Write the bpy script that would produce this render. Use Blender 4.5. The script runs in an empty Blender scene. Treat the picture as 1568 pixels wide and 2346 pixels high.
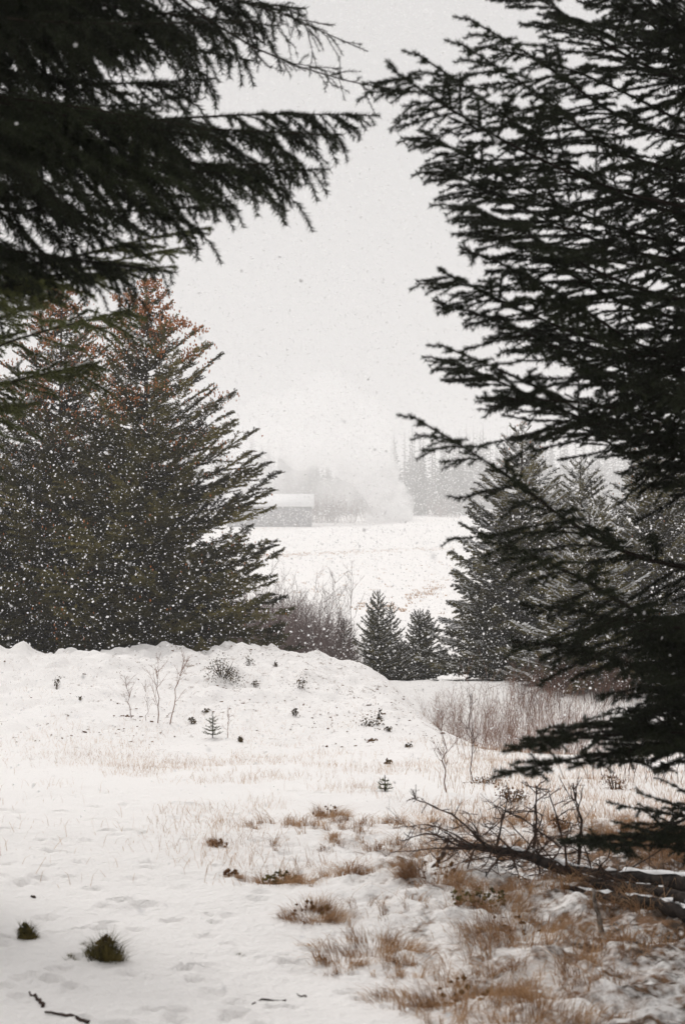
import bpy, math, random
import numpy as np
from mathutils import Matrix, Vector

sc = bpy.context.scene
PI = math.pi
R = math.radians

# ------------------------------------------------------------------ camera
EYE = 1.6
PITCH = R(1.0)
FPX = 3258.0                      # focal length in pixels of a 1568 x 2346 frame
cam_d = bpy.data.cameras.new('camera')
cam_d.sensor_fit = 'VERTICAL'; cam_d.sensor_height = 36.0; cam_d.sensor_width = 24.0
cam_d.lens = 50.0
cam_d.clip_start = 0.05; cam_d.clip_end = 6000
cam_d.dof.use_dof = True; cam_d.dof.focus_distance = 26.0; cam_d.dof.aperture_fstop = 5.6
cam = bpy.data.objects.new('camera', cam_d)
sc.collection.objects.link(cam)
cam.location = (0, 0, EYE); cam.rotation_euler = (PI / 2 + PITCH, 0, 0)
sc.camera = cam

# ------------------------------------------------------------------ sky, sun, exposure
SUN_EL, SUN_AZ = R(52), R(-20)    # azimuth measured from +Y (ahead of the camera), positive to the right
world = bpy.data.worlds.new('World'); sc.world = world; world.use_nodes = True
wn = world.node_tree.nodes; wl = world.node_tree.links
for n in list(wn): wn.remove(n)
w_out = wn.new('ShaderNodeOutputWorld'); w_bg = wn.new('ShaderNodeBackground')
w_sky = wn.new('ShaderNodeTexSky'); w_sky.sky_type = 'NISHITA'; w_sky.sun_disc = False
w_sky.sun_elevation = SUN_EL; w_sky.sun_rotation = SUN_AZ
w_sky.air_density = 1.0; w_sky.dust_density = 6.0; w_sky.ozone_density = 1.0
w_bw = wn.new('ShaderNodeRGBToBW'); w_mix = wn.new('ShaderNodeMix'); w_mix.data_type = 'RGBA'
w_mix.inputs['Factor'].default_value = 0.96                       # the closed snow-cloud deck over the clear sky
w_mix.inputs['B'].default_value = (6.6, 6.48, 6.46, 1)
wl.new(w_sky.outputs['Color'], w_bw.inputs['Color']); wl.new(w_bw.outputs['Val'], w_mix.inputs['A'])
wl.new(w_mix.outputs['Result'], w_bg.inputs['Color']); w_bg.inputs['Strength'].default_value = 0.1
wl.new(w_bg.outputs['Background'], w_out.inputs['Surface'])

sun_d = bpy.data.lights.new('sun', 'SUN'); sun_d.energy = 1.9; sun_d.angle = R(14); sun_d.color = (1.0, 0.97, 0.94)
sun = bpy.data.objects.new('sun', sun_d); sc.collection.objects.link(sun)
sd = Vector((math.sin(SUN_AZ) * math.cos(SUN_EL), math.cos(SUN_AZ) * math.cos(SUN_EL), math.sin(SUN_EL)))
sun.rotation_euler = (-sd).to_track_quat('-Z', 'Y').to_euler(); sun.location = sd * 60

vs = sc.view_settings
vs.view_transform = 'Standard'; vs.look = 'None'; vs.exposure = 0.0; vs.gamma = 1.0; vs.use_curve_mapping = False
cy = sc.cycles
cy.use_denoising = True; cy.denoising_prefilter = 'ACCURATE'
cy.use_adaptive_sampling = True; cy.adaptive_threshold = 0.015; cy.adaptive_min_samples = 24
cy.max_bounces = 14; cy.diffuse_bounces = 3; cy.transmission_bounces = 4; cy.volume_bounces = 12
cy.transparent_max_bounces = 8; cy.caustics_reflective = False; cy.caustics_refractive = False
sc.render.engine = 'CYCLES'

# ------------------------------------------------------------------ helpers
COL = sc.collection
rng = np.random.default_rng(7)

def P(px, py, d):
    """world point seen at pixel (px, py) of a 1568 x 2346 frame, d metres ahead"""
    x = (px - 784.0) / FPX; y = (1173.0 - py) / FPX
    f = math.cos(PITCH) - y * math.sin(PITCH); u = math.sin(PITCH) + y * math.cos(PITCH)
    return np.array([x / f * d, d, EYE + u / f * d])

def tag(o, label, cat, group=None, kind=None):
    if label: o['label'] = label
    if cat: o['category'] = cat
    if group: o['group'] = group
    if kind: o['kind'] = kind
    return o

def mesh_np(name, v, f, mats=(), midx=None, smooth=False):
    v = np.ascontiguousarray(v, dtype=np.float32); f = np.ascontiguousarray(f, dtype=np.int32)
    me = bpy.data.meshes.new(name)
    k = f.shape[1]
    me.vertices.add(len(v)); me.vertices.foreach_set('co', v.ravel())
    me.loops.add(f.size); me.loops.foreach_set('vertex_index', f.ravel())
    me.polygons.add(len(f)); me.polygons.foreach_set('loop_start', np.arange(len(f), dtype=np.int32) * k)
    if midx is not None: me.polygons.foreach_set('material_index', np.asarray(midx, dtype=np.int32))
    if smooth: me.polygons.foreach_set('use_smooth', np.ones(len(f), dtype=bool))
    for m in mats: me.materials.append(m)
    me.update(calc_edges=True)
    return me

def obj(name, me, parent=None, loc=None, mat=None):
    o = bpy.data.objects.new(name, me); COL.objects.link(o)
    if parent is not None: o.parent = parent
    if loc is not None: o.location = tuple(loc)
    if mat is not None: o.matrix_basis = mat
    return o

def empty(name, loc):
    o = bpy.data.objects.new(name, None); COL.objects.link(o); o.location = tuple(loc); o.empty_display_size = 0.2
    return o

class MB:
    """collects triangles"""
    def __init__(s): s.v = []; s.f = []; s.m = []; s.n = 0
    def add(s, v, f, m=0):
        v = np.asarray(v, float); f = np.asarray(f, int)
        if len(f) == 0: return
        s.v.append(v); s.f.append(f + s.n); s.m.append(np.full(len(f), m)); s.n += len(v)
    def arrays(s):
        return np.concatenate(s.v), np.concatenate(s.f), np.concatenate(s.m)
    def mesh(s, name, mats, smooth=False):
        v, f, m = s.arrays()
        return mesh_np(name, v, f, mats, m, smooth)

def norm(a):
    a = np.asarray(a, float); return a / (np.linalg.norm(a, axis=-1, keepdims=True) + 1e-12)

def tube(pts, rad, sides=4, cap=True):
    pts = np.asarray(pts, float); n = len(pts); rad = np.broadcast_to(np.asarray(rad, float), (n,))
    t = np.empty_like(pts); t[1:-1] = pts[2:] - pts[:-2]; t[0] = pts[1] - pts[0]; t[-1] = pts[-1] - pts[-2]
    t = norm(t)
    ref = np.array([0, 0, 1.0]) if abs(t[0][2]) < 0.9 else np.array([1.0, 0, 0])
    u = norm(np.cross(t, ref)); w = np.cross(t, u)
    a = np.arange(sides) * 2 * PI / sides
    v = (pts[:, None, :] + rad[:, None, None] * (np.cos(a)[None, :, None] * u[:, None, :] + np.sin(a)[None, :, None] * w[:, None, :])).reshape(-1, 3)
    i = np.arange(n - 1)[:, None] * sides; j = np.arange(sides)[None, :]; j2 = (j + 1) % sides
    a0 = i + j; a1 = i + j2; b0 = a0 + sides; b1 = a1 + sides
    f = np.concatenate([np.stack([a0, b1, b0], -1).reshape(-1, 3), np.stack([a0, a1, b1], -1).reshape(-1, 3)])
    if cap:
        c = len(v); v = np.concatenate([v, pts[:1], pts[-1:]])
        jj = np.arange(sides); k = (n - 1) * sides
        f = np.concatenate([f, np.stack([np.full(sides, c), (jj + 1) % sides, jj], -1), np.stack([np.full(sides, c + 1), k + jj, k + (jj + 1) % sides], -1)])
    return v, f

def needles(A, B, dens, length, width, rg, phi=(0.7, 1.15)):
    """thin pointed triangles set round the segments A-B"""
    A = np.asarray(A); B = np.asarray(B); d = B - A; l = np.linalg.norm(d, axis=1)
    cnt = np.maximum(1, np.round(l * dens + rg.random(len(l)) - 0.5).astype(int))
    idx = np.repeat(np.arange(len(l)), cnt); n = len(idx)
    t = rg.random(n); p = A[idx] + d[idx] * t[:, None]; tn = norm(d)[idx]
    r = norm(rg.normal(size=(n, 3))); pr = norm(r - (r * tn).sum(1, keepdims=True) * tn)
    ph = rg.uniform(phi[0], phi[1], n)
    nd = tn * np.cos(ph)[:, None] + pr * np.sin(ph)[:, None]
    ln = length * rg.uniform(0.7, 1.15, n)
    sdv = norm(np.cross(nd, norm(rg.normal(size=(n, 3))))) * (width / 2)
    v = np.stack([p - sdv, p + sdv, p + nd * ln[:, None]], 1).reshape(-1, 3)
    return v, np.arange(n * 3).reshape(-1, 3)

OCT_V = np.array([[1, 0, 0], [-1, 0, 0], [0, 1, 0], [0, -1, 0], [0, 0, 1], [0, 0, -1]], float)
OCT_F = np.array([[0, 2, 4], [2, 1, 4], [1, 3, 4], [3, 0, 4], [2, 0, 5], [1, 2, 5], [3, 1, 5], [0, 3, 5]])
TET_V = np.array([[1, 1, 1], [1, -1, -1], [-1, 1, -1], [-1, -1, 1]], float) / math.sqrt(3) * 1.25
TET_F = np.array([[0, 1, 2], [0, 2, 3], [0, 3, 1], [1, 3, 2]])

def lumps(c, s, rg, base=(OCT_V, OCT_F), jit=0.25):
    """small solids of half-axes s at centres c"""
    bv, bf = base; n = len(c); k = len(bv)
    v = bv[None] * (1 + rg.uniform(-jit, jit, (n, k, 1)))
    v = v * s[:, None, :] + c[:, None, :]
    f = bf[None] + (np.arange(n) * k)[:, None, None]
    return v.reshape(-1, 3), f.reshape(-1, 3)

def _h(ix, iy, s):
    n = (ix.astype(np.int64) * 374761393 + iy.astype(np.int64) * 668265263 + s * 982451653) & 0x7fffffff
    n = ((n ^ (n >> 13)) * 1274126177) & 0x7fffffff
    return ((n ^ (n >> 16)) & 0xffff) / 65535.0

def vnoise(x, y, s=0):
    x = np.asarray(x, float); y = np.asarray(y, float)
    ix = np.floor(x); iy = np.floor(y); fx = x - ix; fy = y - iy
    fx = fx * fx * fx * (fx * (fx * 6 - 15) + 10); fy = fy * fy * fy * (fy * (fy * 6 - 15) + 10)
    a = _h(ix, iy, s); b = _h(ix + 1, iy, s); c = _h(ix, iy + 1, s); d = _h(ix + 1, iy + 1, s)
    return (a * (1 - fx) + b * fx) * (1 - fy) + (c * (1 - fx) + d * fx) * fy

def fbm(x, y, s=0, o=3):
    t = 0; a = 1.0; w = 0
    for k in range(o):
        t = t + a * vnoise(x * 2 ** k + 17.3 * k, y * 2 ** k - 9.1 * k, s + k); w += a; a *= 0.5
    return t / w

def sstep(a, b, x):
    t = np.clip((np.asarray(x, float) - a) / (b - a), 0, 1); return t * t * (3 - 2 * t)

# ------------------------------------------------------------------ materials
def mat(name, col, rough=0.8, spec=0.2, var=0.0, scale=20.0, objvar=0.0, col2=None, trans=0.0):
    m = bpy.data.materials.new(name); m.use_nodes = True
    nt = m.node_tree; b = nt.nodes['Principled BSDF']
    b.inputs['Roughness'].default_value = rough; b.inputs['Specular IOR Level'].default_value = spec
    c = (*col, 1); src = None
    if var > 0 or col2 is not None:
        tc = nt.nodes.new('ShaderNodeTexCoord'); nz = nt.nodes.new('ShaderNodeTexNoise')
        nz.inputs['Scale'].default_value = scale; nz.inputs['Detail'].default_value = 4
        nt.links.new(tc.outputs['Object'], nz.inputs['Vector'])
        mx = nt.nodes.new('ShaderNodeMix'); mx.data_type = 'RGBA'
        mr = nt.nodes.new('ShaderNodeMapRange'); mr.inputs['From Min'].default_value = 0.35; mr.inputs['From Max'].default_value = 0.65
        nt.links.new(nz.outputs['Fac'], mr.inputs['Value']); nt.links.new(mr.outputs['Result'], mx.inputs['Factor'])
        mx.inputs['A'].default_value = tuple(x * (1 - var) for x in col) + (1,)
        mx.inputs['B'].default_value = (*col2, 1) if col2 is not None else tuple(min(1, x * (1 + var)) for x in col) + (1,)
        src = mx.outputs['Result']
    if objvar > 0:
        oi = nt.nodes.new('ShaderNodeObjectInfo'); hs = nt.nodes.new('ShaderNodeHueSaturation')
        mr2 = nt.nodes.new('ShaderNodeMapRange'); mr2.inputs['To Min'].default_value = 1 - objvar; mr2.inputs['To Max'].default_value = 1 + objvar
        nt.links.new(oi.outputs['Random'], mr2.inputs['Value']); nt.links.new(mr2.outputs['Result'], hs.inputs['Value'])
        if src is not None: nt.links.new(src, hs.inputs['Color'])
        else: hs.inputs['Color'].default_value = c
        src = hs.outputs['Color']
    if src is not None: nt.links.new(src, b.inputs['Base Color'])
    else: b.inputs['Base Color'].default_value = c
    if trans > 0:
        tr = nt.nodes.new('ShaderNodeBsdfTranslucent'); ms = nt.nodes.new('ShaderNodeMixShader'); ms.inputs['Fac'].default_value = trans
        if src is not None: nt.links.new(src, tr.inputs['Color'])
        else: tr.inputs['Color'].default_value = c
        nt.links.new(b.outputs['BSDF'], ms.inputs[1]); nt.links.new(tr.outputs['BSDF'], ms.inputs[2])
        nt.links.new(ms.outputs['Shader'], nt.nodes['Material Output'].inputs['Surface'])
    return m

M_NEEDLE = mat('needles_dark', (0.021, 0.027, 0.012), 0.6, 0.15, var=0.35, scale=3, objvar=0.25)
M_NEEDLE_G = mat('needles_green', (0.115, 0.128, 0.045), 0.6, 0.15, var=0.35, scale=4, objvar=0.2)
M_NEEDLE_M = mat('needles_olive', (0.042, 0.047, 0.015), 0.7, 0.1, var=0.5, scale=1.5, objvar=0.65, col2=(0.185, 0.155, 0.045))
M_NEEDLE_F = mat('needles_far', (0.040, 0.045, 0.032), 0.8, 0.1, var=0.3, scale=0.6)
M_BARK = mat('bark', (0.060, 0.047, 0.038), 0.9, 0.1, var=0.4, scale=30)
M_TWIG = mat('spruce_twig', (0.028, 0.021, 0.016), 0.9, 0.1)
M_CONE = mat('cone', (0.62, 0.24, 0.085), 0.7, 0.1, var=0.2, scale=2.0, col2=(0.36, 0.14, 0.055))
M_SNOWCAP = mat('snow_cap', (0.84, 0.84, 0.85), 0.7, 0.1)
def flake_material():
    m = bpy.data.materials.new('snowflake'); m.use_nodes = True; nt = m.node_tree; N = nt.nodes
    for n in list(N): N.remove(n)
    out = N.new('ShaderNodeOutputMaterial'); df = N.new('ShaderNodeBsdfDiffuse'); tr = N.new('ShaderNodeBsdfTranslucent')
    m1 = N.new('ShaderNodeMixShader'); m1.inputs['Fac'].default_value = 0.55
    for n in (df, tr): n.inputs['Color'].default_value = (0.835, 0.835, 0.84, 1)
    nt.links.new(df.outputs[0], m1.inputs[1]); nt.links.new(tr.outputs[0], m1.inputs[2]); nt.links.new(m1.outputs[0], out.inputs['Surface'])
    return m
M_FLAKE = flake_material()
M_SHRUB = mat('shrub_twig', (0.23, 0.135, 0.10), 0.9, 0.05, objvar=0.25)
M_SHRUB_P = mat('shrub_twig_grey', (0.23, 0.175, 0.165), 0.9, 0.05, objvar=0.25)
M_SHRUB_R = mat('shrub_twig_red', (0.125, 0.068, 0.05), 0.9, 0.05, objvar=0.3)
M_GRASS = mat('dry_grass', (0.50, 0.26, 0.125), 0.85, 0.1, var=0.4, scale=3, col2=(0.56, 0.36, 0.21), trans=0.25)
M_GRASS_R = mat('rust_grass', (0.34, 0.16, 0.068), 0.85, 0.1, var=0.45, scale=9, col2=(0.50, 0.32, 0.18), trans=0.25)
M_MOSS = mat('moss_blades', (0.06, 0.056, 0.016), 0.85, 0.1, var=0.5, scale=25, col2=(0.17, 0.135, 0.034))
M_HEATH = mat('heather_leaf', (0.060, 0.040, 0.024), 0.85, 0.1, var=0.5, scale=12, col2=(0.12, 0.085, 0.03))
M_HEATH_R = mat('rust_leaf', (0.24, 0.10, 0.045), 0.85, 0.1, var=0.5, scale=12, col2=(0.16, 0.09, 0.03))
M_DEAD = mat('dead_wood', (0.055, 0.036, 0.030), 0.85, 0.15, var=0.5, scale=14, col2=(0.12, 0.075, 0.055))
M_LOG = mat('log_bark', (0.022, 0.018, 0.016), 0.9, 0.1, var=0.6, scale=22, col2=(0.055, 0.044, 0.038))
M_STICK = mat('stick', (0.05, 0.034, 0.027), 0.9, 0.1, var=0.4, scale=20)
M_PALE = mat('pale_stick', (0.22, 0.17, 0.13), 0.9, 0.1, var=0.6, scale=26, col2=(0.46, 0.42, 0.38))
M_BARNWALL = mat('barn_boards', (0.13, 0.125, 0.14), 0.9, 0.1, var=0.3, scale=1.5)
M_BARNROOF = mat('barn_roof_snow', (0.84, 0.84, 0.85), 0.8, 0.1)

# snow on the ground, thin enough in places for the litter under it to show
def snow_material():
    m = bpy.data.materials.new('snow_ground'); m.use_nodes = True
    nt = m.node_tree; N = nt.nodes; L = nt.links; b = N['Principled BSDF']
    b.inputs['Roughness'].default_value = 0.65; b.inputs['Specular IOR Level'].default_value = 0.15
    tc = N.new('ShaderNodeTexCoord'); at = N.new('ShaderNodeAttribute'); at.attribute_name = 'thin'
    def noise(scale, detail, rough=0.55):
        n = N.new('ShaderNodeTexNoise'); n.inputs['Scale'].default_value = scale; n.inputs['Detail'].default_value = detail
        n.inputs['Roughness'].default_value = rough; L.new(tc.outputs['Object'], n.inputs['Vector']); return n
    def math_(op, a, bb):
        n = N.new('ShaderNodeMath'); n.operation = op
        for k, x in enumerate((a, bb)):
            if isinstance(x, float): n.inputs[k].default_value = x
            else: L.new(x, n.inputs[k])
        return n.outputs[0]
    n1 = noise(7.0, 6, 0.62); n2 = noise(33.0, 4)
    s = math_('ADD', n1.outputs['Fac'], math_('MULTIPLY', math_('SUBTRACT', n2.outputs['Fac'], 0.5), 0.5))
    s = math_('ADD', s, math_('MULTIPLY', at.outputs['Fac'], 0.30))
    mr = N.new('ShaderNodeMapRange'); mr.inputs['From Min'].default_value = 0.70; mr.inputs['From Max'].default_value = 0.90
    L.new(s, mr.inputs['Value'])
    lit = N.new('ShaderNodeMix'); lit.data_type = 'RGBA'
    lit.inputs['A'].default_value = (0.20, 0.105, 0.05, 1); lit.inputs['B'].default_value = (0.075, 0.05, 0.034, 1)
    n3 = noise(16.0, 3); mr3 = N.new('ShaderNodeMapRange'); mr3.inputs['From Min'].default_value = 0.4; mr3.inputs['From Max'].default_value = 0.6
    L.new(n3.outputs['Fac'], mr3.inputs['Value']); L.new(mr3.outputs['Result'], lit.inputs['Factor'])
    mx = N.new('ShaderNodeMix'); mx.data_type = 'RGBA'
    mx.inputs['A'].default_value = (0.89, 0.868, 0.852, 1)
    L.new(mr.outputs['Result'], mx.inputs['Factor']); L.new(lit.outputs['Result'], mx.inputs['B'])
    L.new(mx.outputs['Result'], b.inputs['Base Color'])
    bp = N.new('ShaderNodeBump'); bp.inputs['Strength'].default_value = 0.7; bp.inputs['Distance'].default_value = 0.03
    n4 = noise(26.0, 5, 0.6); L.new(n4.outputs['Fac'], bp.inputs['Height']); L.new(bp.outputs['Normal'], b.inputs['Normal'])
    return m
M_SNOW = snow_material()

# ------------------------------------------------------------------ ground
PY = np.array([-50, 0, 4.7, 8, 13, 16, 20, 25, 30, 36, 40, 47, 55, 75, 110, 240, 390, 600, 700, 850, 1050, 1400, 1900, 5000], float)
PZ = np.array([0.0, 0, 0.0, -.17, -.6, -.93, -1.25, -1.85, -2.1, -2.05, -2.5, -3.1, -3.6, -4.2, -4.3, -3.9, -1.75, 6.2, 9.5, 18, 34, 48, 55, 55])
def profile(y):
    t = 0
    for k in (-0.12, -0.06, 0, 0.06, 0.12): t = t + np.interp(y + k * np.clip(np.abs(y), 3, 60) * 0.8, PY, PZ)
    return t / 5

def mound(x, y):
    xe = x + 0.7 * (fbm(x * 0.25, y * 0.25, 40, 2) - 0.5)
    side = 0.5 * (1 - sstep(-1.8, 2.6, xe)) + 0.5 * (1 - sstep(-0.2, 3.4, xe))
    yc = 28 + 0.8 * (fbm(x * 0.35, x * 0 + 3.3, 41, 2) - 0.5) * 2
    ridge = np.where(y < yc, sstep(14.5, 28.4, y), 1 - sstep(yc + 0.2, yc + 5.0, y))
    mk = side * ridge
    return mk * (1.36 + 0.42 * (fbm(x * 0.75, y * 0.6, 42, 2) - 0.5) + 0.46 * (fbm(x * 2.0, y * 1.6, 43, 3) - 0.5) + 0.18 * (fbm(x * 6.0, y * 5.0, 44, 2) - 0.5))

def zones(x, y):
    near = (1 - sstep(10, 15, y)) * sstep(-3, 1, y)
    rough = near * sstep(0.0, 0.75, x + 0.2 * (y - 4.7) + 0.7 * (fbm(x * 1.3, y * 1.0, 50, 2) - 0.5)) * (1 - sstep(7.6, 10.5, y))
    return near, rough

_rg = np.random.default_rng(17); DENTS = []
for _k in range(240):
    _y = 4.5 * (11.5 / 4.5) ** _rg.random(); _a = _rg.normal(0, 0.25)
    DENTS.append((_rg.uniform(-0.26 * _y - 0.3, 0.5), _y, _rg.uniform(0.016, 0.055) * (1 + 0.06 * (_y - 4.5)), _rg.uniform(0.018, 0.032) * (1 + 0.12 * (_y - 4.5)), math.cos(_a), math.sin(_a), _rg.uniform(0.022, 0.055)))

def height(x, y):
    x = np.asarray(x, float); y = np.asarray(y, float)
    z = profile(y) + mound(x, y) - 0.95 * sstep(0.7, 3.0, x) * sstep(17, 25, y) * (1 - sstep(29, 35.5, y)) * (1 - 0.8 * sstep(3.0, 5.0, x))
    near, rough = zones(x, y)
    fade = 1 - sstep(50, 120, y)
    z = z + fade * 0.30 * (fbm(x * 0.16, y * 0.16, 1, 2) - 0.5) * sstep(9, 20, y)
    z = z + fade * 0.10 * (fbm(x * 0.9, y * 0.9, 2, 3) - 0.5)
    z = z + fade * sstep(16, 22, y) * 0.09 * (fbm(x * 3.0, y * 2.0, 12, 3) - 0.5)
    # trodden snow: shallow dents lying across the view
    z = z + near * (1 - rough) * (0.020 * (fbm(x * 2.2, y * 3.4, 5, 2) - 0.5) + 0.016 * (fbm(x * 11, y * 19, 9, 3) - 0.5))
    sel = (near * (1 - rough) > 0.02) & (x > -3.2) & (x < 1.4) & (y > 4.0) & (y < 12.5)
    if x.ndim and np.any(sel):
        xs = x[sel]; ys = y[sel]; dz = np.zeros(len(xs))
        for (cx, cy, rx, ry, ca, sa, dp) in DENTS:
            u = ((xs - cx) * ca + (ys - cy) * sa) / rx; w = ((ys - cy) * ca - (xs - cx) * sa) / ry; q = u * u + w * w
            dz -= dp * np.exp(-q * q * 0.9); dz += 0.22 * dp * np.exp(-(np.sqrt(q) - 1.6) ** 2 * 5)
        z[sel] = z[sel] + dz * (near * (1 - rough))[sel]
    # hummocks of buried tussocks on the right
    lg = 1 - 0.75 * sstep(0.6, 1.1, x) * sstep(5.6, 6.0, y) * (1 - sstep(7.6, 8.2, y))
    z = z + rough * (0.09 * lg * (fbm(x * 2.4, y * 2.4, 3, 2) - 0.42) + 0.11 * (fbm(x * 6.5, y * 7.5, 4, 2) - 0.5) + 0.035 * (fbm(x * 21, y * 23, 6, 2) - 0.5))
    z = z + rough * 0.10 * sstep(0.8, 2.4, x)
    far = sstep(700, 880, y)
    z = z + far * 16 * (fbm(x * 0.004 + 2, y * 0.004, 30, 2) - 0.5)
    z = z + sstep(220, 560, y) * (1 - far) * 2.5 * sstep(0, 50, x)
    return z

def ground_hit(px, py):
    lo = 2.5; d = lo; prev = lo
    while d < 500:
        p = P(px, py, d)
        if p[2] <= float(height(p[0], p[1])):
            a, b = prev, d
            for _ in range(18):
                c = (a + b) / 2; q = P(px, py, c)
                if q[2] <= float(height(q[0], q[1])): b = c
                else: a = c
            return P(px, py, b)
        prev = d; d *= 1.02
    return P(px, py, 60)

def build_ground():
    ang = np.concatenate([np.linspace(-PI, R(-21), 60, endpoint=False), np.linspace(R(-21), R(21), 250, endpoint=False), np.linspace(R(21), PI, 60, endpoint=False)])
    rad = np.concatenate([np.geomspace(0.3, 4.0, 40, endpoint=False), np.geomspace(4.0, 40, 440, endpoint=False), np.geomspace(40, 1950, 190)])
    A, Rd = np.meshgrid(ang, rad)
    x = np.sin(A) * Rd; y = np.cos(A) * Rd
    z = height(x, y)
    na, nr = len(ang), len(rad)
    v = np.stack([x, y, z], -1).reshape(-1, 3)
    i = np.arange(nr - 1)[:, None] * na; j = np.arange(na)[None, :]; j2 = (j + 1) % na
    q = np.stack([i + j, i + j2, i + na + j2, i + na + j], -1).reshape(-1, 4)[:, ::-1]
    f = np.concatenate([q[:, [0, 1, 2]], q[:, [0, 2, 3]]])
    c = len(v); v = np.concatenate([v, [[0, 0, float(height(0, 0))]]])
    jj = np.arange(na); f = np.concatenate([f, np.stack([np.full(na, c), (jj + 1) % na, jj], -1)])
    me = mesh_np('snow_ground', v, f, [M_SNOW], smooth=True)
    X, Y = v[:, 0], v[:, 1]
    near, rough = zones(X, Y)
    mo = np.clip(mound(X, Y), 0, 1) * sstep(-7, -1, X)
    thin = 0.10 + 1.0 * rough * (0.55 + 0.75 * sstep(0.4, 1.8, X)) + 0.24 * mo + 0.12 * sstep(9, 12, Y) * (1 - sstep(40, 60, Y)) - 0.35 * near * (1 - rough)
    thin = thin - 0.5 * sstep(45, 70, Y)
    a = me.attributes.new('thin', 'FLOAT', 'POINT'); a.data.foreach_set('value', thin.astype(np.float32))
    o = obj('snow_ground', me); tag(o, 'snow covered ground running from the clearing out to the far field', None, kind='structure')
    return o
build_ground()

# ------------------------------------------------------------------ spruce branches
def gen_branch(seed, L, lat_sp=0.05, lat_frac=0.28, sub_sp=0.037, sub_len=0.088, droop=0.35, bow=0.08, dens=1500, nlen=0.0185,
               nwid=0.0028, bare=0.0, hang=0.0, snow=0.0, sides=3, wood=1.0, up=0.12, gap=0.12, ssz=1.0, bend=0.035, rnd=0.16):
    rg = np.random.default_rng(seed)
    W = MB(); A = []; B = []; SN = []; SS = []
    n = 17; t = np.linspace(0, 1, n)
    def wander(a):
        w = sum(rg.normal(0, 1) * a / k * np.sin(PI * k * t + rg.uniform(-0.4, 0.4)) for k in (1, 2, 3)); w -= w[0]; return w - w[-1] * t
    ax = np.stack([L * t, wander(bend * L), -bow * L * np.sin(PI * t ** 0.8) + wander(bend * 0.5 * L)], -1)
    W.add(*tube(ax, wood * (0.0055 * L * (1 - t) ** 1.3 + 0.002), 5))
    for k in range(int(n * 0.35), n - 1): A.append(ax[k]); B.append(ax[k + 1])
    def axis_at(u):
        return np.array([np.interp(u, t, ax[:, c]) for c in range(3)])
    s = 0.08 * L; side = 1
    lats = []
    env = rg.uniform(0.55, 1.25, 9)                          # uneven outline along the branch
    while s < 0.99 * L:
        u = s / L
        prof = (1 - u) ** 0.62 * min(1, u / 0.2) ** 0.5 * np.interp(u * 8, np.arange(9), env)
        l = max(0.06, lat_frac * L * prof) * rg.uniform(0.4, 1.25)
        if rg.random() > gap or u > 0.85: lats.append((u, side, l))
        side = -side if rg.random() < 0.85 else side
        s += lat_sp * rg.uniform(0.5, 1.5) * (0.65 if u > 0.85 else 1)
    for u, side, l in lats:
        p0 = axis_at(u); al = rg.uniform(0.62, 1.0) * (1 - 0.2 * u)
        el = rg.normal(up, rnd); drp = droop * rg.uniform(0.3, 1.5) * (1.35 - 0.9 * u)
        if rg.random() < 0.12: el += 0.6; drp *= 0.1; l *= 0.6
        d0 = norm([math.cos(al), side * math.sin(al), el])
        m = 6 if l > 0.2 else 4
        w = np.linspace(0, 1, m)
        q = p0 + d0 * (l * w)[:, None]; q[:, 2] -= drp * l * (w ** 1.6 - 0.25 * w ** 4)
        q[:, 0] += l * rg.normal(0.05, 0.10) * w ** 2
        q += np.cumsum(rg.normal(0, 0.010 * l, (m, 3)), 0) * (w > 0)[:, None]
        if hang > 0 and rg.random() < 0.6: q[:, 2] -= hang * rg.uniform(0.3, 1) * w ** 1.3; q[:, 1] *= 1 - 0.3 * w
        W.add(*tube(q, wood * (0.0014 + 0.005 * l * (1 - w)), sides, False))
        for k in range(m - 1):
            if w[k] >= bare: A.append(q[k]); B.append(q[k + 1])
        if snow > 0 and rg.random() < snow:
            for k in range(m - 1):
                for e in range(3):
                    c = q[k] + (q[k + 1] - q[k]) * rg.random(); SN.append(c + [0, 0, 0.013]); SS.append([rg.uniform(.018, .04) * ssz, rg.uniform(.012, .022) * ssz, rg.uniform(.006, .012) * ssz])
        if l > 0.09:
            x = 0.15 * l if bare == 0 else bare * 0.6 * l; sg = 1
            while x < l * 0.98:
                uu = x / l
                c = np.array([np.interp(uu, w, q[:, e]) for e in range(3)])
                k = min(m - 2, int(uu * (m - 1))); tn = norm(q[k + 1] - q[k])
                sv = norm(np.cross(tn, [0, 0, 1.0]) + 1e-6)
                ll = sub_len * rg.uniform(0.35, 1.35) * (1 - 0.4 * uu)
                dd = norm(tn * rg.uniform(0.5, 1.1) + sg * sv * rg.uniform(0.4, 0.95) + np.array([0, 0, rg.normal(0.02, 0.18) - 0.2 * droop]))
                e1 = c + dd * ll * 0.55 + [0, 0, -0.06 * ll * droop]; e2 = c + dd * ll + [0, 0, -0.2 * ll * droop - hang * 0.25 * rg.random()]
                W.add(*tube(np.array([c, e1, e2]), wood * np.array([0.0019, 0.0015, 0.001]), 3, False))
                A += [c, e1]; B += [e1, e2]
                sg = -sg; x += sub_sp * rg.uniform(0.5, 1.5)
    if snow > 0:
        for k in range(60):
            c = axis_at(rg.uniform(0.2, 1)); SN.append(c + [0, 0, 0.016]); SS.append([rg.uniform(.02, .05) * ssz, rg.uniform(.012, .025) * ssz, rg.uniform(.008, .016) * ssz])
    nv, nf = needles(np.array(A), np.array(B), dens, nlen, nwid, rg)
    out = {'wood': W.arrays()[:2], 'needles': (nv, nf), 'snow': None, 'L': L, 'ax': ax}
    if SN: out['snow'] = lumps(np.array(SN), np.array(SS), rg)
    return out

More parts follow.
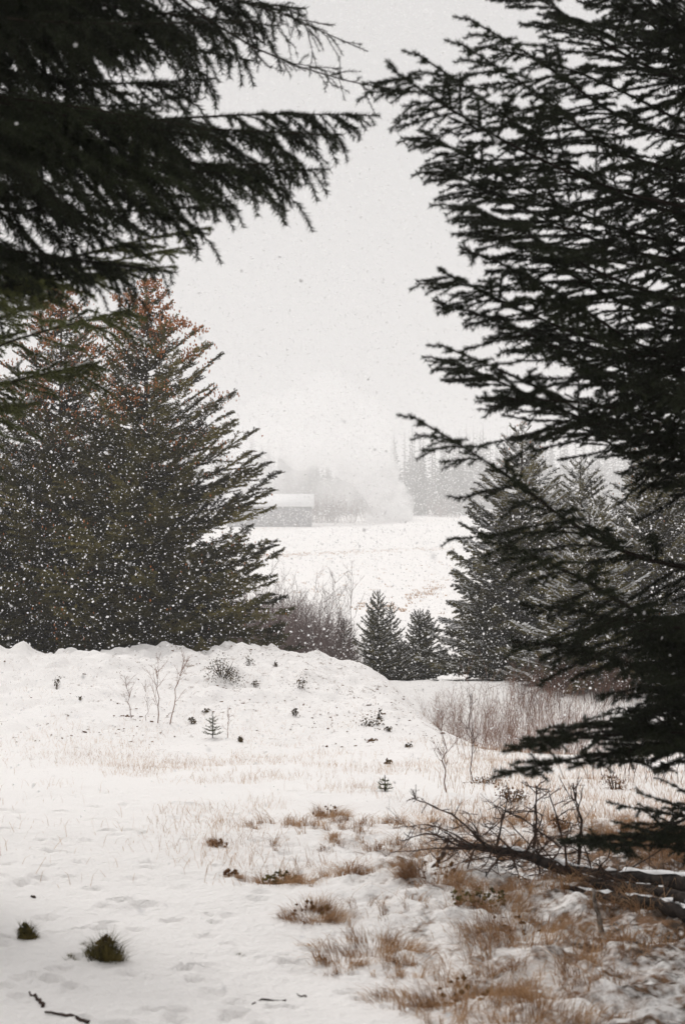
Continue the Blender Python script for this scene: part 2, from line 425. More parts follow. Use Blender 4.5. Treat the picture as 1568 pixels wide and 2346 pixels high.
def frame(Rp, Tp, L, roll=0.0):
    Rp = np.asarray(Rp, float); Tp = np.asarray(Tp, float); d = Tp - Rp; l = np.linalg.norm(d); x = d / l
    z0 = np.array([0, 0, 1.0]) if abs(x[2]) < 0.95 else np.array([0, 1.0, 0])
    y = norm(np.cross(z0, x)); z = np.cross(x, y)
    c, s = math.cos(roll), math.sin(roll); y, z = c * y + s * z, -s * y + c * z
    k = l / L
    m = Matrix(((x[0] * k, y[0] * k, z[0] * k, Rp[0]), (x[1] * k, y[1] * k, z[1] * k, Rp[1]), (x[2] * k, y[2] * k, z[2] * k, Rp[2]), (0, 0, 0, 1)))
    return m

class Kit:
    """shared branch meshes, picked by length"""
    def __init__(s, name, specs, m_wood, m_needle, split=True):
        s.items = []; s.split = split
        for kw in specs:
            g = gen_branch(**kw)
            if split:
                w = mesh_np(name + '_wood', *g['wood'], [m_wood]); nd = mesh_np(name + '_needles', *g['needles'], [m_needle])
                sn = mesh_np(name + '_snow', *g['snow'], [M_SNOWCAP]) if g['snow'] is not None else None
                s.items.append((g['L'], w, nd, sn))
            else:
                b = MB(); b.add(*g['wood'], 0); b.add(*g['needles'], 1)
                if g['snow'] is not None: b.add(*g['snow'], 2)
                s.items.append((g['L'], b.mesh(name + '_branch', [m_wood, m_needle, M_SNOWCAP]), None, None))
    def place(s, parent, base, Rp, Tp, roll, rg, pick=None):
        l = float(np.linalg.norm(np.asarray(Tp) - np.asarray(Rp)))
        if pick is None:
            sc_ = sorted(range(len(s.items)), key=lambda k: abs(math.log(s.items[k][0] / l)) + 0.25 * rg.random())
            pick = sc_[0]
        L, w, nd, sn = s.items[pick]
        m = frame(np.asarray(Rp) - base, np.asarray(Tp) - base, L, roll)
        o = obj('branch', w, parent, mat=m)
        if nd is not None: obj('needles', nd, o)
        if sn is not None: obj('snow', sn, o)['kind'] = 'stuff'
        return o

def trunk_mesh(H, r0, rg, lean=(0, 0), mat_=None, n=14):
    t = np.linspace(0, 1, n)
    p = np.stack([lean[0] * t + np.cumsum(rg.normal(0, 0.01, n)) * 0.5, lean[1] * t + np.cumsum(rg.normal(0, 0.01, n)) * 0.5, -0.3 + (H + 0.3) * t], -1)
    r = r0 * (1 - t) ** 0.9 + 0.008; r[0] *= 1.5; r[1] *= 1.05
    v, f = tube(p, r, 10)
    v[:, :2] += (rg.random((len(v), 2)) - 0.5) * r0 * 0.12
    return mesh_np('trunk', v, f, [mat_ or M_BARK], smooth=True), p

def near_spruce(label, trunk, H, r0, kit, placed, fills, seed, rest=None):
    rg = np.random.default_rng(seed)
    tx, ty = trunk; base = np.array([tx, ty, float(height(tx, ty))])
    e = empty('spruce_tree', base); tag(e, label, 'tree', 'dark spruces close to the camera')
    me, _ = trunk_mesh(H, r0, rg); obj('trunk', me, e)
    for (px, py, d, ry) in placed:
        T = P(px, py, d); x0 = np.array([tx, ty, 0]); zr = P(784, ry, ty)[2]
        kit.place(e, base, [tx, ty, max(base[2] + 0.15, zr)], T, rg.normal(0, 0.25), rg)
    for (px, py, d, ry) in fills:
        T = P(px, py, d); zr = P(784, ry, ty)[2]
        kit.place(e, base, [tx, ty, max(base[2] + 0.15, zr)], T, rg.normal(0, 0.35), rg)
    for k in range(rest[0]):                                    # the side turned away from the view, and the crown above it
        z = rg.uniform(rest[1], H * 0.96); az = R(rg.uniform(rest[2], rest[3])); hf = z / H
        l = max(0.5, 3.0 * (1 - hf) ** 0.75) * rg.uniform(0.8, 1.1)
        el = rg.uniform(-0.15, 0.2) + 0.5 * hf ** 3
        T = np.array([tx + math.sin(az) * l, ty + math.cos(az) * l, base[2] + z + el * l])
        kit.place(e, base, [tx, ty, base[2] + z], T, rg.normal(0, 0.3), rg)
    return e

KIT_R = Kit('near', [dict(seed=11, L=3.0), dict(seed=12, L=3.0, droop=0.6, lat_frac=0.26), dict(seed=13, L=2.3, droop=0.4), dict(seed=14, L=2.3, droop=0.6),
                     dict(seed=15, L=1.6, droop=0.4, lat_frac=0.33)], M_TWIG, M_NEEDLE)
KIT_LOW = Kit('low', [dict(seed=17, L=2.7, droop=0.3, lat_frac=0.19, bow=-0.03, gap=0.1), dict(seed=18, L=2.5, droop=0.4, lat_frac=0.20, bow=-0.05, gap=0.2, bare=0.1)], M_TWIG, M_NEEDLE)
RTX, RTY = 2.35, 7.0
pl = [(1045, 95, 4.8, 330), (1062, 38, 5.0, 260), (1150, -60, 5.0, 150), (1250, -150, 5.0, 100), (1330, -70, 5.5, 180), (1120, 110, 5.4, 300),
      (888, 152, 4.8, 507), (945, 118, 5.0, 470), (965, 300, 5.2, 545), (1000, 380, 5.2, 560), (1075, 470, 4.7, 610), (1060, 505, 5.0, 650),
      (1052, 567, 5.0, 720), (1005, 618, 5.0, 790), (992, 690, 5.2, 840), (1000, 788, 5.1, 930), (1018, 825, 5.3, 960), (1090, 912, 5.2, 1010),
      (935, 950, 5.0, 1275), (1140, 1240, 4.6, 1330), (1170, 1470, 5.0, 1420), (1190, 1385, 5.6, 1390), 
      (1490, 1600, 5.2, 1500), (1470, 1560, 5.6, 1480), ]
rg = np.random.default_rng(91)
fl = []
for k in range(11): fl.append((rg.uniform(1130, 1560), rg.uniform(-330, 60), rg.uniform(4.9, 6.8), rg.uniform(40, 240)))            # top bough mass
for k in range(2): px = rg.uniform(1380, 1560); fl.append((px, 280 + (px - 1200) * 0.28 + rg.uniform(-10, 40), rg.uniform(5.4, 7.4), rg.uniform(470, 560)))
for k in range(9): py = rg.uniform(540, 900); fl.append((rg.uniform(1170 + 60 * math.sin(py / 60), 1600), py, rg.uniform(4.9, 7.6), py + rg.uniform(40, 200)))
for k in range(4): py = rg.uniform(900, 1000); fl.append((rg.uniform(1250, 1600), py, rg.uniform(5.2, 7.4), py + rg.uniform(60, 200)))
for k in range(24): py = rg.uniform(-50, 1050); fl.append((rg.uniform(1490, 1680), py, rg.uniform(4.6, 8.2), py + rg.uniform(20, 150)))
for k in range(6): py = rg.uniform(1330, 1560); fl.append((rg.uniform(1420, 1560), py, rg.uniform(4.9, 6.0), py - rg.uniform(0, 80)))
e = near_spruce('dark drooping spruce whose branches fill the right side of the picture', (RTX, RTY), 14.0, 0.17, KIT_R, pl, fl, 5, (40, 0.6, 50, 180))

be = np.array(e.location)
for k, (px, py, d, ry) in enumerate([(1150, 1722, 4.8, 1690), (1255, 1665, 5.0, 1690), (1126, 1782, 4.7, 1705), (1400, 1745, 5.2, 1690), (1282, 1932, 5.0, 1975), (1440, 1908, 5.3, 1970), (1190, 1705, 5.0, 1680), (1340, 1690, 5.4, 1670), (1300, 1760, 5.0, 1690), (1480, 1715, 5.0, 1690), (1360, 1940, 5.3, 1990), (1300, 1925, 5.2, 1960)]):
    KIT_LOW.place(e, be, [RTX, RTY, P(784, ry, RTY)[2]], P(px, py, d), rg.normal(0, 0.2), rg, pick=k % 2)

KIT_L = Kit('left', [dict(seed=21, L=3.2, droop=0.6, hang=0.05, dens=950, nlen=0.025, nwid=0.0034, sub_len=0.12, lat_sp=0.042, bend=0.06, bow=0.10), dict(seed=22, L=3.2, droop=0.8, hang=0.12, bare=0.15, dens=850, nlen=0.025, nwid=0.0034, sub_len=0.12, lat_frac=0.27, bend=0.07, bow=-0.06),
                     dict(seed=23, L=2.3, droop=0.8, hang=0.08, dens=950, nlen=0.025, nwid=0.0034, sub_len=0.12, bend=0.07)], M_TWIG, M_NEEDLE)
KIT_B = Kit('sparse', [dict(seed=25, L=3.2, droop=0.5, hang=0.10, bare=0.3, dens=420, lat_frac=0.24, sub_sp=0.075, sub_len=0.12, lat_sp=0.06, bend=0.09, bow=-0.08), dict(seed=27, L=3.2, droop=0.6, hang=0.14, bare=0.3, dens=400, lat_frac=0.22, sub_sp=0.08, sub_len=0.12, lat_sp=0.065, bend=0.10, bow=-0.11)], M_TWIG, M_NEEDLE)
LTX, LTY = -2.25, 4.0
pl = [(870, 265, 5.2, -250), (785, 310, 5.1, -120), (755, 388, 5.0, 0), (690, 375, 4.9, -20), (600, 395, 4.8, 0), (470, 450, 5.0, 120), (700, 20, 5.4, -520),
      (640, 60, 5.2, -450), (405, 625, 4.9, 200), (300, 610, 4.7, 150), (170, 600, 4.7, 130), (60, 590, 4.7, 130), (540, 470, 5.3, 250)]
fl = []
for k in range(38):
    py = rg.uniform(-150, 380); px = rg.uniform(-150, 640 - max(0, py - 250) * 0.9); fl.append((px, py, rg.uniform(4.5, 5.7), py * 0.6 + rg.uniform(-380, -120)))
e = near_spruce('dark blurred spruce overhanging the top left corner', (LTX, LTY), 12.0, 0.15, KIT_L, pl, fl, 6, (50, 2.9, 150, 340))
be = np.array(e.location)
KIT_G = Kit('green', [dict(seed=35, L=3.0, droop=0.45, lat_frac=0.2, bow=0.06, bend=0.05)], M_TWIG, M_NEEDLE_G)
for (px, py, d, ry) in [(485, 521, 5.5, 440), (440, 565, 5.6, 460), (405, 610, 5.4, 430)]:
    KIT_G.place(e, be, [LTX, LTY, P(784, ry, LTY)[2]], P(px, py, d), 0.1, rg)
for (px, py, d, ry) in [(892, 205, 5.3, -330), (842, 118, 5.5, -480), (760, 60, 5.4, -480)]:
    KIT_B.place(e, be, [LTX, LTY, P(784, ry, LTY)[2]], P(px, py, d), 0.1, rg)

KIT_S = Kit('snowy', [dict(seed=31, L=3.0, droop=0.7, snow=0.3, hang=0.05, ssz=0.55, bend=0.06), dict(seed=32, L=2.4, droop=0.6, snow=0.3, ssz=0.55, bend=0.06)], M_TWIG, M_NEEDLE_G)
pl = [(105, 612, 6.6, 830), (92, 700, 6.7, 880), (318, 704, 6.6, 885), (235, 828, 6.9, 960), (205, 850, 7.1, 960), (90, 925, 7.0, 1010), (60, 760, 7.2, 900), (20, 880, 6.8, 980), (-60, 700, 6.4, 860)]
near_spruce('green spruce reaching in from the left edge with snow along its branches', (-3.3, 8.6), 9.0, 0.13, KIT_S, pl, [], 8, (60, 1.9, 140, 350))

# the stand behind the viewpoint, plus one beside it added to shade lower right
for k, (x, y, lab, az) in enumerate([(-2.6, -1.6, 'spruce standing behind the viewpoint on the left', (0, 360)), (2.8, -1.2, 'spruce standing behind the viewpoint on the right', (0, 360)), (0.4, -4.2, 'spruce standing straight behind the viewpoint', (0, 360)), (3.7, 4.4, 'unseen spruce added beside the viewpoint to shade the lower right corner', (30, 180))]):
    near_spruce(lab, (x, y), 12.0, 0.16, KIT_R, [], [], 40 + k, (62, 1.2, *az))

# ------------------------------------------------------------------ spruces in the middle distance
def kit_mid(name, seed0, m_needle, snow=0.0, nlen=0.05, nwid=0.013, Ls=(3.2, 3.2, 2.2, 2.2, 1.3, 0.7), **kw):
    sp = []
    for k, L in enumerate(Ls):
        sp.append(dict(dict(seed=seed0 + k, L=L, lat_sp=0.06, lat_frac=0.27, sub_sp=0.06, sub_len=0.15, droop=0.2, bow=0.10, dens=170, nlen=nlen, nwid=nwid, wood=1.3, snow=snow * (1 if L > 1 else 0.6), up=0.2, ssz=2.0), **kw))
    return Kit(name, sp, M_TWIG, m_needle, split=False)

KIT_MA = kit_mid('olive', 100, M_NEEDLE_M, dens=230)
KIT_MC = kit_mid('dusted', 120, M_NEEDLE_M, snow=1.0, ssz=1.5, lat_frac=0.36, droop=0.35, sub_sp=0.05, sub_len=0.18, dens=300, nlen=0.055)
KIT_MS = kit_mid('young', 140, M_NEEDLE_M, snow=0.2, ssz=0.6, nlen=0.034, nwid=0.010, lat_sp=0.045, sub_sp=0.045, sub_len=0.09, dens=520, lat_frac=0.34, Ls=(1.2, 0.9, 0.6, 0.6, 0.35))

def mid_spruce(label, px, py_top, d, half_px, n, kit, seed, group, cones=0, cone_from=0.5, taper=0.8, name='spruce_tree', y_base=None, elev=(0.05, 0.75), trunk_r=0.12, low=0.02, cap=1.0):
    rg = np.random.default_rng(seed)
    top = P(px, py_top, d); b = np.array([top[0], d, float(height(top[0], d))]); H = top[2] - b[2]; Rm = half_px / FPX * d
    e = empty(name, b); tag(e, label, 'tree', group)
    me, tp = trunk_mesh(H * 0.985, trunk_r, rg); obj('trunk', me, e)
    tips = []
    jit = (0.72, 1.18) if Rm > 1.2 else (0.5, 1.35)
    for k in range(n):
        hf = 1 - (1 - low) * ((k + 0.5) / n) ** 0.8
        hf = min(0.985, max(low, hf + rg.normal(0, 0.008)))
        az = k * 2.39996 + rg.normal(0, 0.25)
        l = min(Rm * ((1 - hf) ** taper), cap * Rm) * rg.uniform(*jit) * (1 + (0.06 if Rm > 1.2 else 0.2) * math.sin(az + seed)) + 0.10
        el = elev[0] + (elev[1] - elev[0]) * hf ** 1.5 + rg.normal(0, 0.08)
        rp = b + [np.interp(hf * H, tp[:, 2], tp[:, 0]), np.interp(hf * H, tp[:, 2], tp[:, 1]), hf * H - el * l * 0.45]
        rp[2] = max(rp[2], b[2] + 0.05)
        T = rp + np.array([math.sin(az) * l, math.cos(az) * l, el * l]); T[2] = max(T[2], b[2] + 0.1)
        kit.place(e, b, rp, T, rg.normal(0, 0.3), rg)
        tips.append((rp - b, T - b, hf))
    if cones:
        c = []; s = []
        for rp, T, hf in tips:
            pr = sstep(cone_from - 0.22, cone_from + 0.2, hf + rg.normal(0, 0.09))
            m = int(rg.poisson(cones * (pr + 0.035) * rg.choice([0.1, 0.4, 1.0, 2.2])))
            cl = rp + (T - rp) * rg.uniform(0.6, 1.0)
            for _ in range(m):
                u = rg.uniform(0.4, 0.97); q = (rp + (T - rp) * u) if rg.random() < 0.5 else cl
                q = q + rg.normal(0, 0.05 + 0.05 * np.linalg.norm(T - rp), 3) * [1, 1, 0.5]
                c.append(q); s.append([rg.uniform(.013, .021), rg.uniform(.013, .021), rg.uniform(.025, .048)])
        if c:
            v, f = lumps(np.array(c), np.array(s), rg)
            o = obj('cones', mesh_np('cones', v, f, [M_CONE]), e); o['kind'] = 'stuff'; o['label'] = 'orange brown cones clustered towards the top'
    return e

g1 = 'tall spruces behind the snowy mound on the left'
mid_spruce('tall spruce full of orange cones behind the snowy mound', 335, 632, 33.0, 430, 300, KIT_MA, 201, g1, cones=62, cone_from=0.74, cap=0.68, taper=0.82)
mid_spruce('second cone topped spruce, left of the tallest one', 140, 652, 35.0, 420, 300, KIT_MA, 202, g1, cones=62, cone_from=0.76, cap=0.75, taper=0.85)
mid_spruce('dark spruce cut by the left edge behind the mound', -95, 850, 33.5, 310, 250, KIT_MA, 203, g1, cones=14, cone_from=0.75)
g2 = 'snow dusted spruces behind the right hand branches'
mid_spruce('tall snow dusted spruce with a thin bare leader tip', 1195, 962, 40.0, 215, 280, KIT_MC, 204, g2, cones=2, cone_from=0.9, taper=0.72)
mid_spruce('snow dusted spruce seen through the dark branches at the right edge', 1500, 965, 37.0, 240, 280, KIT_MC, 205, g2, cones=3, cone_from=0.8, taper=0.75)
mid_spruce('middle snow dusted spruce half hidden between the two tall ones', 1330, 1040, 42.0, 210, 240, KIT_MC, 208, g2, taper=0.72)
mid_spruce('lower snowy spruce standing in front of the reddish thicket', 1350, 1150, 35.0, 190, 220, KIT_MC, 206, g2, taper=0.7)
mid_spruce('snowy spruce outside the right edge', 1720, 1050, 36.0, 220, 180, KIT_MC, 207, g2, taper=0.75)
g3 = 'small spruces in the gap beyond the mound'
mid_spruce('slender young spruce, the tallest in the gap beyond the mound', 866, 1352, 40.0, 50, 200, KIT_MS, 211, g3, taper=0.75, trunk_r=0.03, elev=(0.15, 0.9))
mid_spruce('thin twin top beside the slender young spruce', 893, 1382, 40.6, 42, 120, KIT_MS, 212, g3, taper=0.75, trunk_r=0.025, elev=(0.15, 0.9))
mid_spruce('bushy young spruce next to the tall snow dusted spruce', 962, 1398, 41.0, 50, 200, KIT_MS, 213, g3, taper=0.6, trunk_r=0.03, elev=(0.15, 0.9))
mid_spruce('little spruce among grey twigs right behind the mound', 786, 1418, 43.0, 30, 105, KIT_MS, 214, g3, taper=0.75, trunk_r=0.025, elev=(0.15, 0.9))
mid_spruce('short spruce between the two young spruces in the gap', 918, 1470, 40.2, 48, 120, KIT_MS, 215, g3, taper=0.75, trunk_r=0.025, elev=(0.15, 0.9))

# ------------------------------------------------------------------ far wood, barns and steam
def far_tree(mb, base, H, r, rg, n=46):
    c = []
    v, f = tube(np.array([base, base + [0, 0, H]]), [0.02 * H, 0.02], 5, False); mb.add(v, f, 0)
    k = np.arange(n); hf = 1 - 0.95 * ((k + 0.5) / n) ** 0.7
    l = r * (1 - hf) ** 0.8 * rg.uniform(0.6, 1.2, n) + 0.25
    az = k * 2.39996 + rg.normal(0, 0.3, n)
    d = np.stack([np.sin(az), np.cos(az), rg.uniform(-0.45, 0.1, n)], -1)
    s = np.stack([np.cos(az), -np.sin(az), np.zeros(n)], -1)
    p = base + np.stack([np.zeros(n), np.zeros(n), hf * H], -1)
    w = (0.28 * l + 0.15)[:, None]; tip = p + d * l[:, None]; md = p + d * (l * 0.5)[:, None]
    dn = np.array([0, 0, -1.0]) * (0.22 * l + 0.2)[:, None]
    v = np.stack([p, md + s * w, tip, md - s * w, md + dn], 1).reshape(-1, 3)
    fb = np.array([[0, 1, 2], [0, 2, 3], [0, 4, 2], [1, 4, 3]])
    mb.add(v, (fb[None] + (k * 5)[:, None, None]).reshape(-1, 3), 1)

rg = np.random.default_rng(77)
mb = MB()
def far_row(x0, x1, d0, d1, n, tops, rmin=5.0, rmax=8.0):
    for k in range(n):
        px = rg.uniform(x0, x1); d = rg.uniform(d0, d1); ty = np.interp(px, [a for a, b in tops], [b for a, b in tops]) + rg.normal(4, 20)
        top = P(px, ty, d); b = np.array([top[0], d, float(height(top[0], d)) - 0.5]); H = max(12, min(55, top[2] - b[2]))
        far_tree(mb, b, H, rg.uniform(rmin, rmax), rg, 70)
far_row(-300, 720, 750, 950, 190, [(-300, 985), (560, 1000), (640, 995), (700, 1040)])
far_row(640, 900, 760, 950, 90, [(640, 1010), (700, 1045), (780, 1070), (900, 1060)])
far_row(860, 1900, 740, 950, 190, [(860, 1030), (960, 1010), (1080, 1000), (1900, 960)])
me = mb.mesh('far_wood', [M_BARK, M_NEEDLE_F]); tag(obj('far_wood', me), 'grey wood of conifers fading into the falling snow beyond the field', 'wood', kind='stuff')
for k, (px, ty, d, lab) in enumerate([(905, 1010, 722, 'hazy far conifer just right of the steam'), (962, 992, 715, 'tallest hazy conifer at the far field edge'), (1012, 1020, 710, 'hazy conifer between the tallest far one and the branch tip'),
                                      (1052, 1030, 706, 'hazy far conifer beside the snow dusted spruce')]):
    mb = MB(); top = P(px, ty, d); b = np.array([top[0], d, float(height(top[0], d)) - 0.4]); far_tree(mb, np.zeros(3), top[2] - b[2], 6.5, rg, 130)
    v, f, m = mb.arrays()
    e = empty('distant_conifer', b); tag(e, lab, 'tree', 'hazy conifers at the far field edge')
    obj('trunk', mesh_np('trunk', v, f[m == 0], [M_BARK]), e); obj('crown', mesh_np('crown', v, f[m == 1], [M_NEEDLE_F]), e)

def barn(label, px0, px1, py_floor, py_eave, py_ridge, d, depth):
    a = P(px0, py_floor, d); c = P(px1, py_floor, d); L = c[0] - a[0]; zf = float(height((a[0] + c[0]) / 2, d)) - 0.3
    ze = P(px0, py_eave, d)[2]; zr = P(px0, py_ridge, d)[2] + 0.2
    e = empty('barn', ((a[0] + c[0]) / 2, d + depth / 2, zf)); tag(e, label, 'barn', 'farm buildings at the far side of the field')
    h = ze - zf; r = zr - zf; x = L / 2; y = depth / 2
    v = np.array([[-x, -y, 0], [x, -y, 0], [x, y, 0], [-x, y, 0], [-x, -y, h], [x, -y, h], [x, y, h], [-x, y, h], [-x, 0, r - .15], [x, 0, r - .15]])
    f = [[0, 1, 5], [0, 5, 4], [1, 2, 6], [1, 6, 5], [2, 3, 7], [2, 7, 6], [3, 0, 4], [3, 4, 7], [5, 6, 9], [7, 4, 8]]
    obj('wall', mesh_np('wall', v, f, [M_BARNWALL]), e)
    o = 1.1; t = 0.55
    for s in (-1, 1):
        sl = (r - h) / y
        q = np.array([[-x - o, s * (y + o), h - sl * o], [x + o, s * (y + o), h - sl * o], [x + o, 0, r], [-x - o, 0, r]])
        q = np.concatenate([q, q + [0, 0, t]])
        ff = np.array([[0, 1, 2], [0, 2, 3], [4, 6, 5], [4, 7, 6], [0, 5, 1], [0, 4, 5], [1, 6, 2], [1, 5, 6], [2, 7, 3], [2, 6, 7], [3, 4, 0], [3, 7, 4]])
        obj('snowy_roof', mesh_np('roof', q, ff, [M_BARNROOF]), e)
    for k in range(3):
        w = MB(); cx = -x + L * (0.2 + 0.3 * k)
        bx = np.array([[cx, -y - .03, .6], [cx + 1.8, -y - .03, .6], [cx + 1.8, -y - .03, 2.2], [cx, -y - .03, 2.2]]); bx = np.concatenate([bx, bx + [0, 0.05, 0]])
        w.add(bx, [[0, 1, 2], [0, 2, 3], [0, 4, 5], [0, 5, 1], [1, 5, 6], [1, 6, 2], [2, 6, 7], [2, 7, 3], [3, 7, 4], [3, 4, 0]])
        obj('window', w.mesh('window', [M_STICK]), e)
    return e
barn('low grey barn with a snow covered roof across the field', 520, 712, 1196, 1158, 1134, 588, 19)
barn('smaller snow roofed building uphill behind the barn', 470, 592, 1112, 1106, 1093, 750, 17)

# bare bushes along the far edge of the field
def twig_bush(seed, n, H, spread, tw, gen=2, r=0.006, lean=0.0, seg=5, twl=0.35):
    rg = np.random.default_rng(seed); b = MB()
    def stem(p, d, l, r0, depth):
        m = seg if depth == 0 else 4
        t = np.linspace(0, 1, m); q = p + d * (l * t)[:, None]
        q += np.cumsum(rg.normal(0, 0.035 * l, (m, 3)), 0) * [1, 1, 0.4] * (t > 0)[:, None]
        q[:, 2] += 0.10 * l * t ** 2
        b.add(*tube(q, r0 * (1 - 0.75 * t), 3, False))
        if depth < gen:
            for _ in range(tw if depth == 0 else max(2, tw // 2)):
                u = rg.uniform(0.25, 0.97); c = np.array([np.interp(u, t, q[:, k]) for k in range(3)])
                dd = norm(d + rg.normal(0, 0.55, 3)); dd[2] = abs(dd[2]) * 0.8 + 0.15
                stem(c, norm(dd), l * twl * rg.uniform(0.5, 1.2) * (1.15 - 0.5 * u), r0 * 0.55, depth + 1)
    for k in range(n):
        a = rg.uniform(0, 2 * PI); s = spread * math.sqrt(rg.random())
        p = np.array([math.cos(a) * s * 0.5, math.sin(a) * s * 0.5, -0.05])
        d = norm([math.cos(a) * s * 0.45 / H + rg.normal(0, .1) + lean, math.sin(a) * s * 0.45 / H + rg.normal(0, .1), 1.0])
        stem(p, d, H * rg.uniform(0.55, 1.05), r * rg.uniform(0.7, 1.2), 0)
    return b

def bushes(name, label, cat, group, spots, seeds, mt, args):
    ms = [twig_bush(s, **args).mesh(name, [mt]) for s in seeds]
    rgl = np.random.default_rng(seeds[0])
    for k, (x, y, s) in enumerate(spots):
        o = obj(name, ms[k % len(ms)], loc=(x, y, float(height(x, y)))); o.rotation_euler = (0, 0, rgl.uniform(0, 6.28)); o.scale = (s, s, s * rgl.uniform(0.85, 1.15))
        tag(o, label, cat, group)

rg = np.random.default_rng(55)
sp = []
for k in range(22):
    px = rg.uniform(690, 905) if k < 18 else rg.uniform(930, 1040); d = rg.uniform(645, 682); p = P(px, 1200, d); sp.append((p[0], d, rg.uniform(1.7, 3.2) * (0.8 if px > 880 else 1)))
bushes('bare_bush', 'grey bare bush at the foot of the far wood', 'bush', 'bare bushes along the far field edge', sp, [501, 502, 503], M_SHRUB_P, dict(n=16, H=4.2, spread=3.5, tw=7, gen=2, r=0.05, twl=0.4))

sp = []
for k in range(44):
    px = rg.uniform(515, 830); d = rg.uniform(39, 46); p = P(px, 1450, d); top = np.interp(px, [520, 600, 700, 760, 830], [1370, 1350, 1385, 1440, 1480])
    hh = P(px, top, d)[2] - float(height(p[0], d)); sp.append((p[0], d, hh / 2.2 * rg.uniform(0.8, 1.1)))
bushes('bare_shrub', 'grey purple bare shrub in the thicket behind the mound', 'shrub', 'grey thicket behind the mound', sp, [511, 512, 513], M_SHRUB_P, dict(n=17, H=2.2, spread=1.5, tw=8, gen=2, r=0.011, twl=0.42))
sp = []
for k in range(34):
    px = rg.uniform(1180, 1640); d = rg.uniform(31.5, 35); p = P(px, 1600, d)
    top = np.interp(px, [1180, 1230, 1300, 1400, 1620], [1590, 1560, 1530, 1510, 1510]); hh = P(px, top, d)[2] - float(height(p[0], d)); sp.append((p[0], d, max(0.5, hh / 1.6) * rg.uniform(0.8, 1.1)))
bushes('bare_shrub', 'reddish bare shrub below the snowy spruces at right', 'shrub', 'reddish thicket on the right', sp, [521, 522, 523], M_SHRUB_R, dict(n=13, H=1.6, spread=1.3, tw=6, gen=2, r=0.009, twl=0.42))
sp = []
for k in range(48):
    px = rg.uniform(975, 1340); d = rg.uniform(16.5, 27) if px > 1050 else rg.uniform(22, 28); p = P(px, 1700, d)
    top = np.interp(px, [975, 1040, 1150, 1330], [1600, 1570, 1575, 1600]) + rg.normal(0, 20); hh = P(px, top, d)[2] - float(height(p[0], d)); sp.append((p[0], d, max(0.4, hh / 1.3) * rg.uniform(0.75, 1.05)))
bushes('bare_shrub', 'thin brown bare shrub in the gully right of the mound', 'shrub', 'bare shrubs in the gully', sp, [531, 532, 533, 534], M_SHRUB, dict(n=8, H=1.3, spread=0.9, tw=9, gen=2, r=0.0042, twl=0.34))
sp = []
for k in range(10):
    px = rg.uniform(1340, 1600); d = rg.uniform(12, 17); p = P(px, 1750, d); sp.append((p[0], d, rg.uniform(0.35, 0.6)))
bushes('bare_shrub', 'low bare shrub on the snow under the lowest right branches', 'shrub', 'low shrubs on the right', sp, [541, 542], M_SHRUB_R, dict(n=7, H=1.2, spread=0.8, tw=6, gen=2, r=0.005, twl=0.36))

def sapling(label, bx, by, tx, ty, seed, group, d=None, r=0.009, mt=None, ntw=12, twl=0.32):
    b = ground_hit(bx, by) if d is None else None
    if b is None:
        q = P(bx, by, d); b = np.array([q[0], d, float(height(q[0], d))])
    top = P(tx, ty, b[1]); v = top - b; H = np.linalg.norm(v); rgs = np.random.default_rng(seed); mt = mt or M_SHRUB
    e = empty('bare_sapling', b); tag(e, label, 'sapling', group)
    n = 9; t = np.linspace(0, 1, n); q = v * t[:, None]; q[1:-1] += rgs.normal(0, 0.02 * H, (n - 2, 3)) * [1, 1, 0.2]; q[0, 2] -= 0.05
    obj('stem', mesh_np('stem', *tube(q, r * (1 - 0.8 * t), 5), [mt]), e)
    m = MB()
    for k in range(ntw):
        u = rgs.uniform(0.25, 0.97); c = np.array([np.interp(u, t, q[:, a]) for a in range(3)])
        dd = norm(norm(v) + rgs.normal(0, 0.5, 3) * [1.2, 1, 0.4]); l = H * twl * (1.2 - 0.7 * u) * rgs.uniform(0.5, 1.2)
        w = np.linspace(0, 1, 5); qq = c + dd * (l * w)[:, None] + np.cumsum(rgs.normal(0, 0.03 * l, (5, 3)), 0) * (w > 0)[:, None]; qq[:, 2] += 0.12 * l * w ** 2
        m.add(*tube(qq, r * 0.45 * (1 - 0.7 * w), 3, False))
        for _ in range(5):
            uu = rgs.uniform(0.2, 0.95); c2 = np.array([np.interp(uu, w, qq[:, a]) for a in range(3)]); d3 = norm(dd + rgs.normal(0, 0.5, 3)); m.add(*tube(np.array([c2, c2 + d3 * l * 0.18, c2 + d3 * l * 0.36 + [0, 0, 0.02 * l]]), [r * .25, r * .2, r * .12], 3, False))
    obj('twigs', m.mesh('twigs', [mt]), e)
gs = 'bare saplings on the mound'
sapling('tallest straight bare sapling on the left of the mound', 361, 1656, 361, 1505, 601, gs, r=0.008)
sapling('bare sapling leaning right, rightmost of the mound group', 388, 1659, 420, 1500, 602, gs, r=0.008)
sapling('thin bare sapling at the left end of the mound group', 303, 1646, 286, 1545, 603, gs, r=0.006)
sapling('shortest bare sapling in the middle of the mound group', 336, 1651, 334, 1568, 604, gs, r=0.004)
sapling('faint sapling standing right of the spruce seedling on the mound', 520, 1690, 524, 1625, 605, gs, r=0.005)
gt = 'tall thin saplings beyond the mound'
sapling('tall pale sapling rising above the grey thicket', 775, 1530, 768, 1320, 611, gt, d=42, r=0.016, mt=M_SHRUB_P, ntw=16)
sapling('tall forked sapling left of the little spruce', 752, 1530, 745, 1345, 612, gt, d=43, r=0.014, mt=M_SHRUB_P, ntw=16)
sapling('leaning sapling just left of the slender young spruce', 800, 1540, 806, 1310, 613, gt, d=41, r=0.014, mt=M_SHRUB_P, ntw=14)
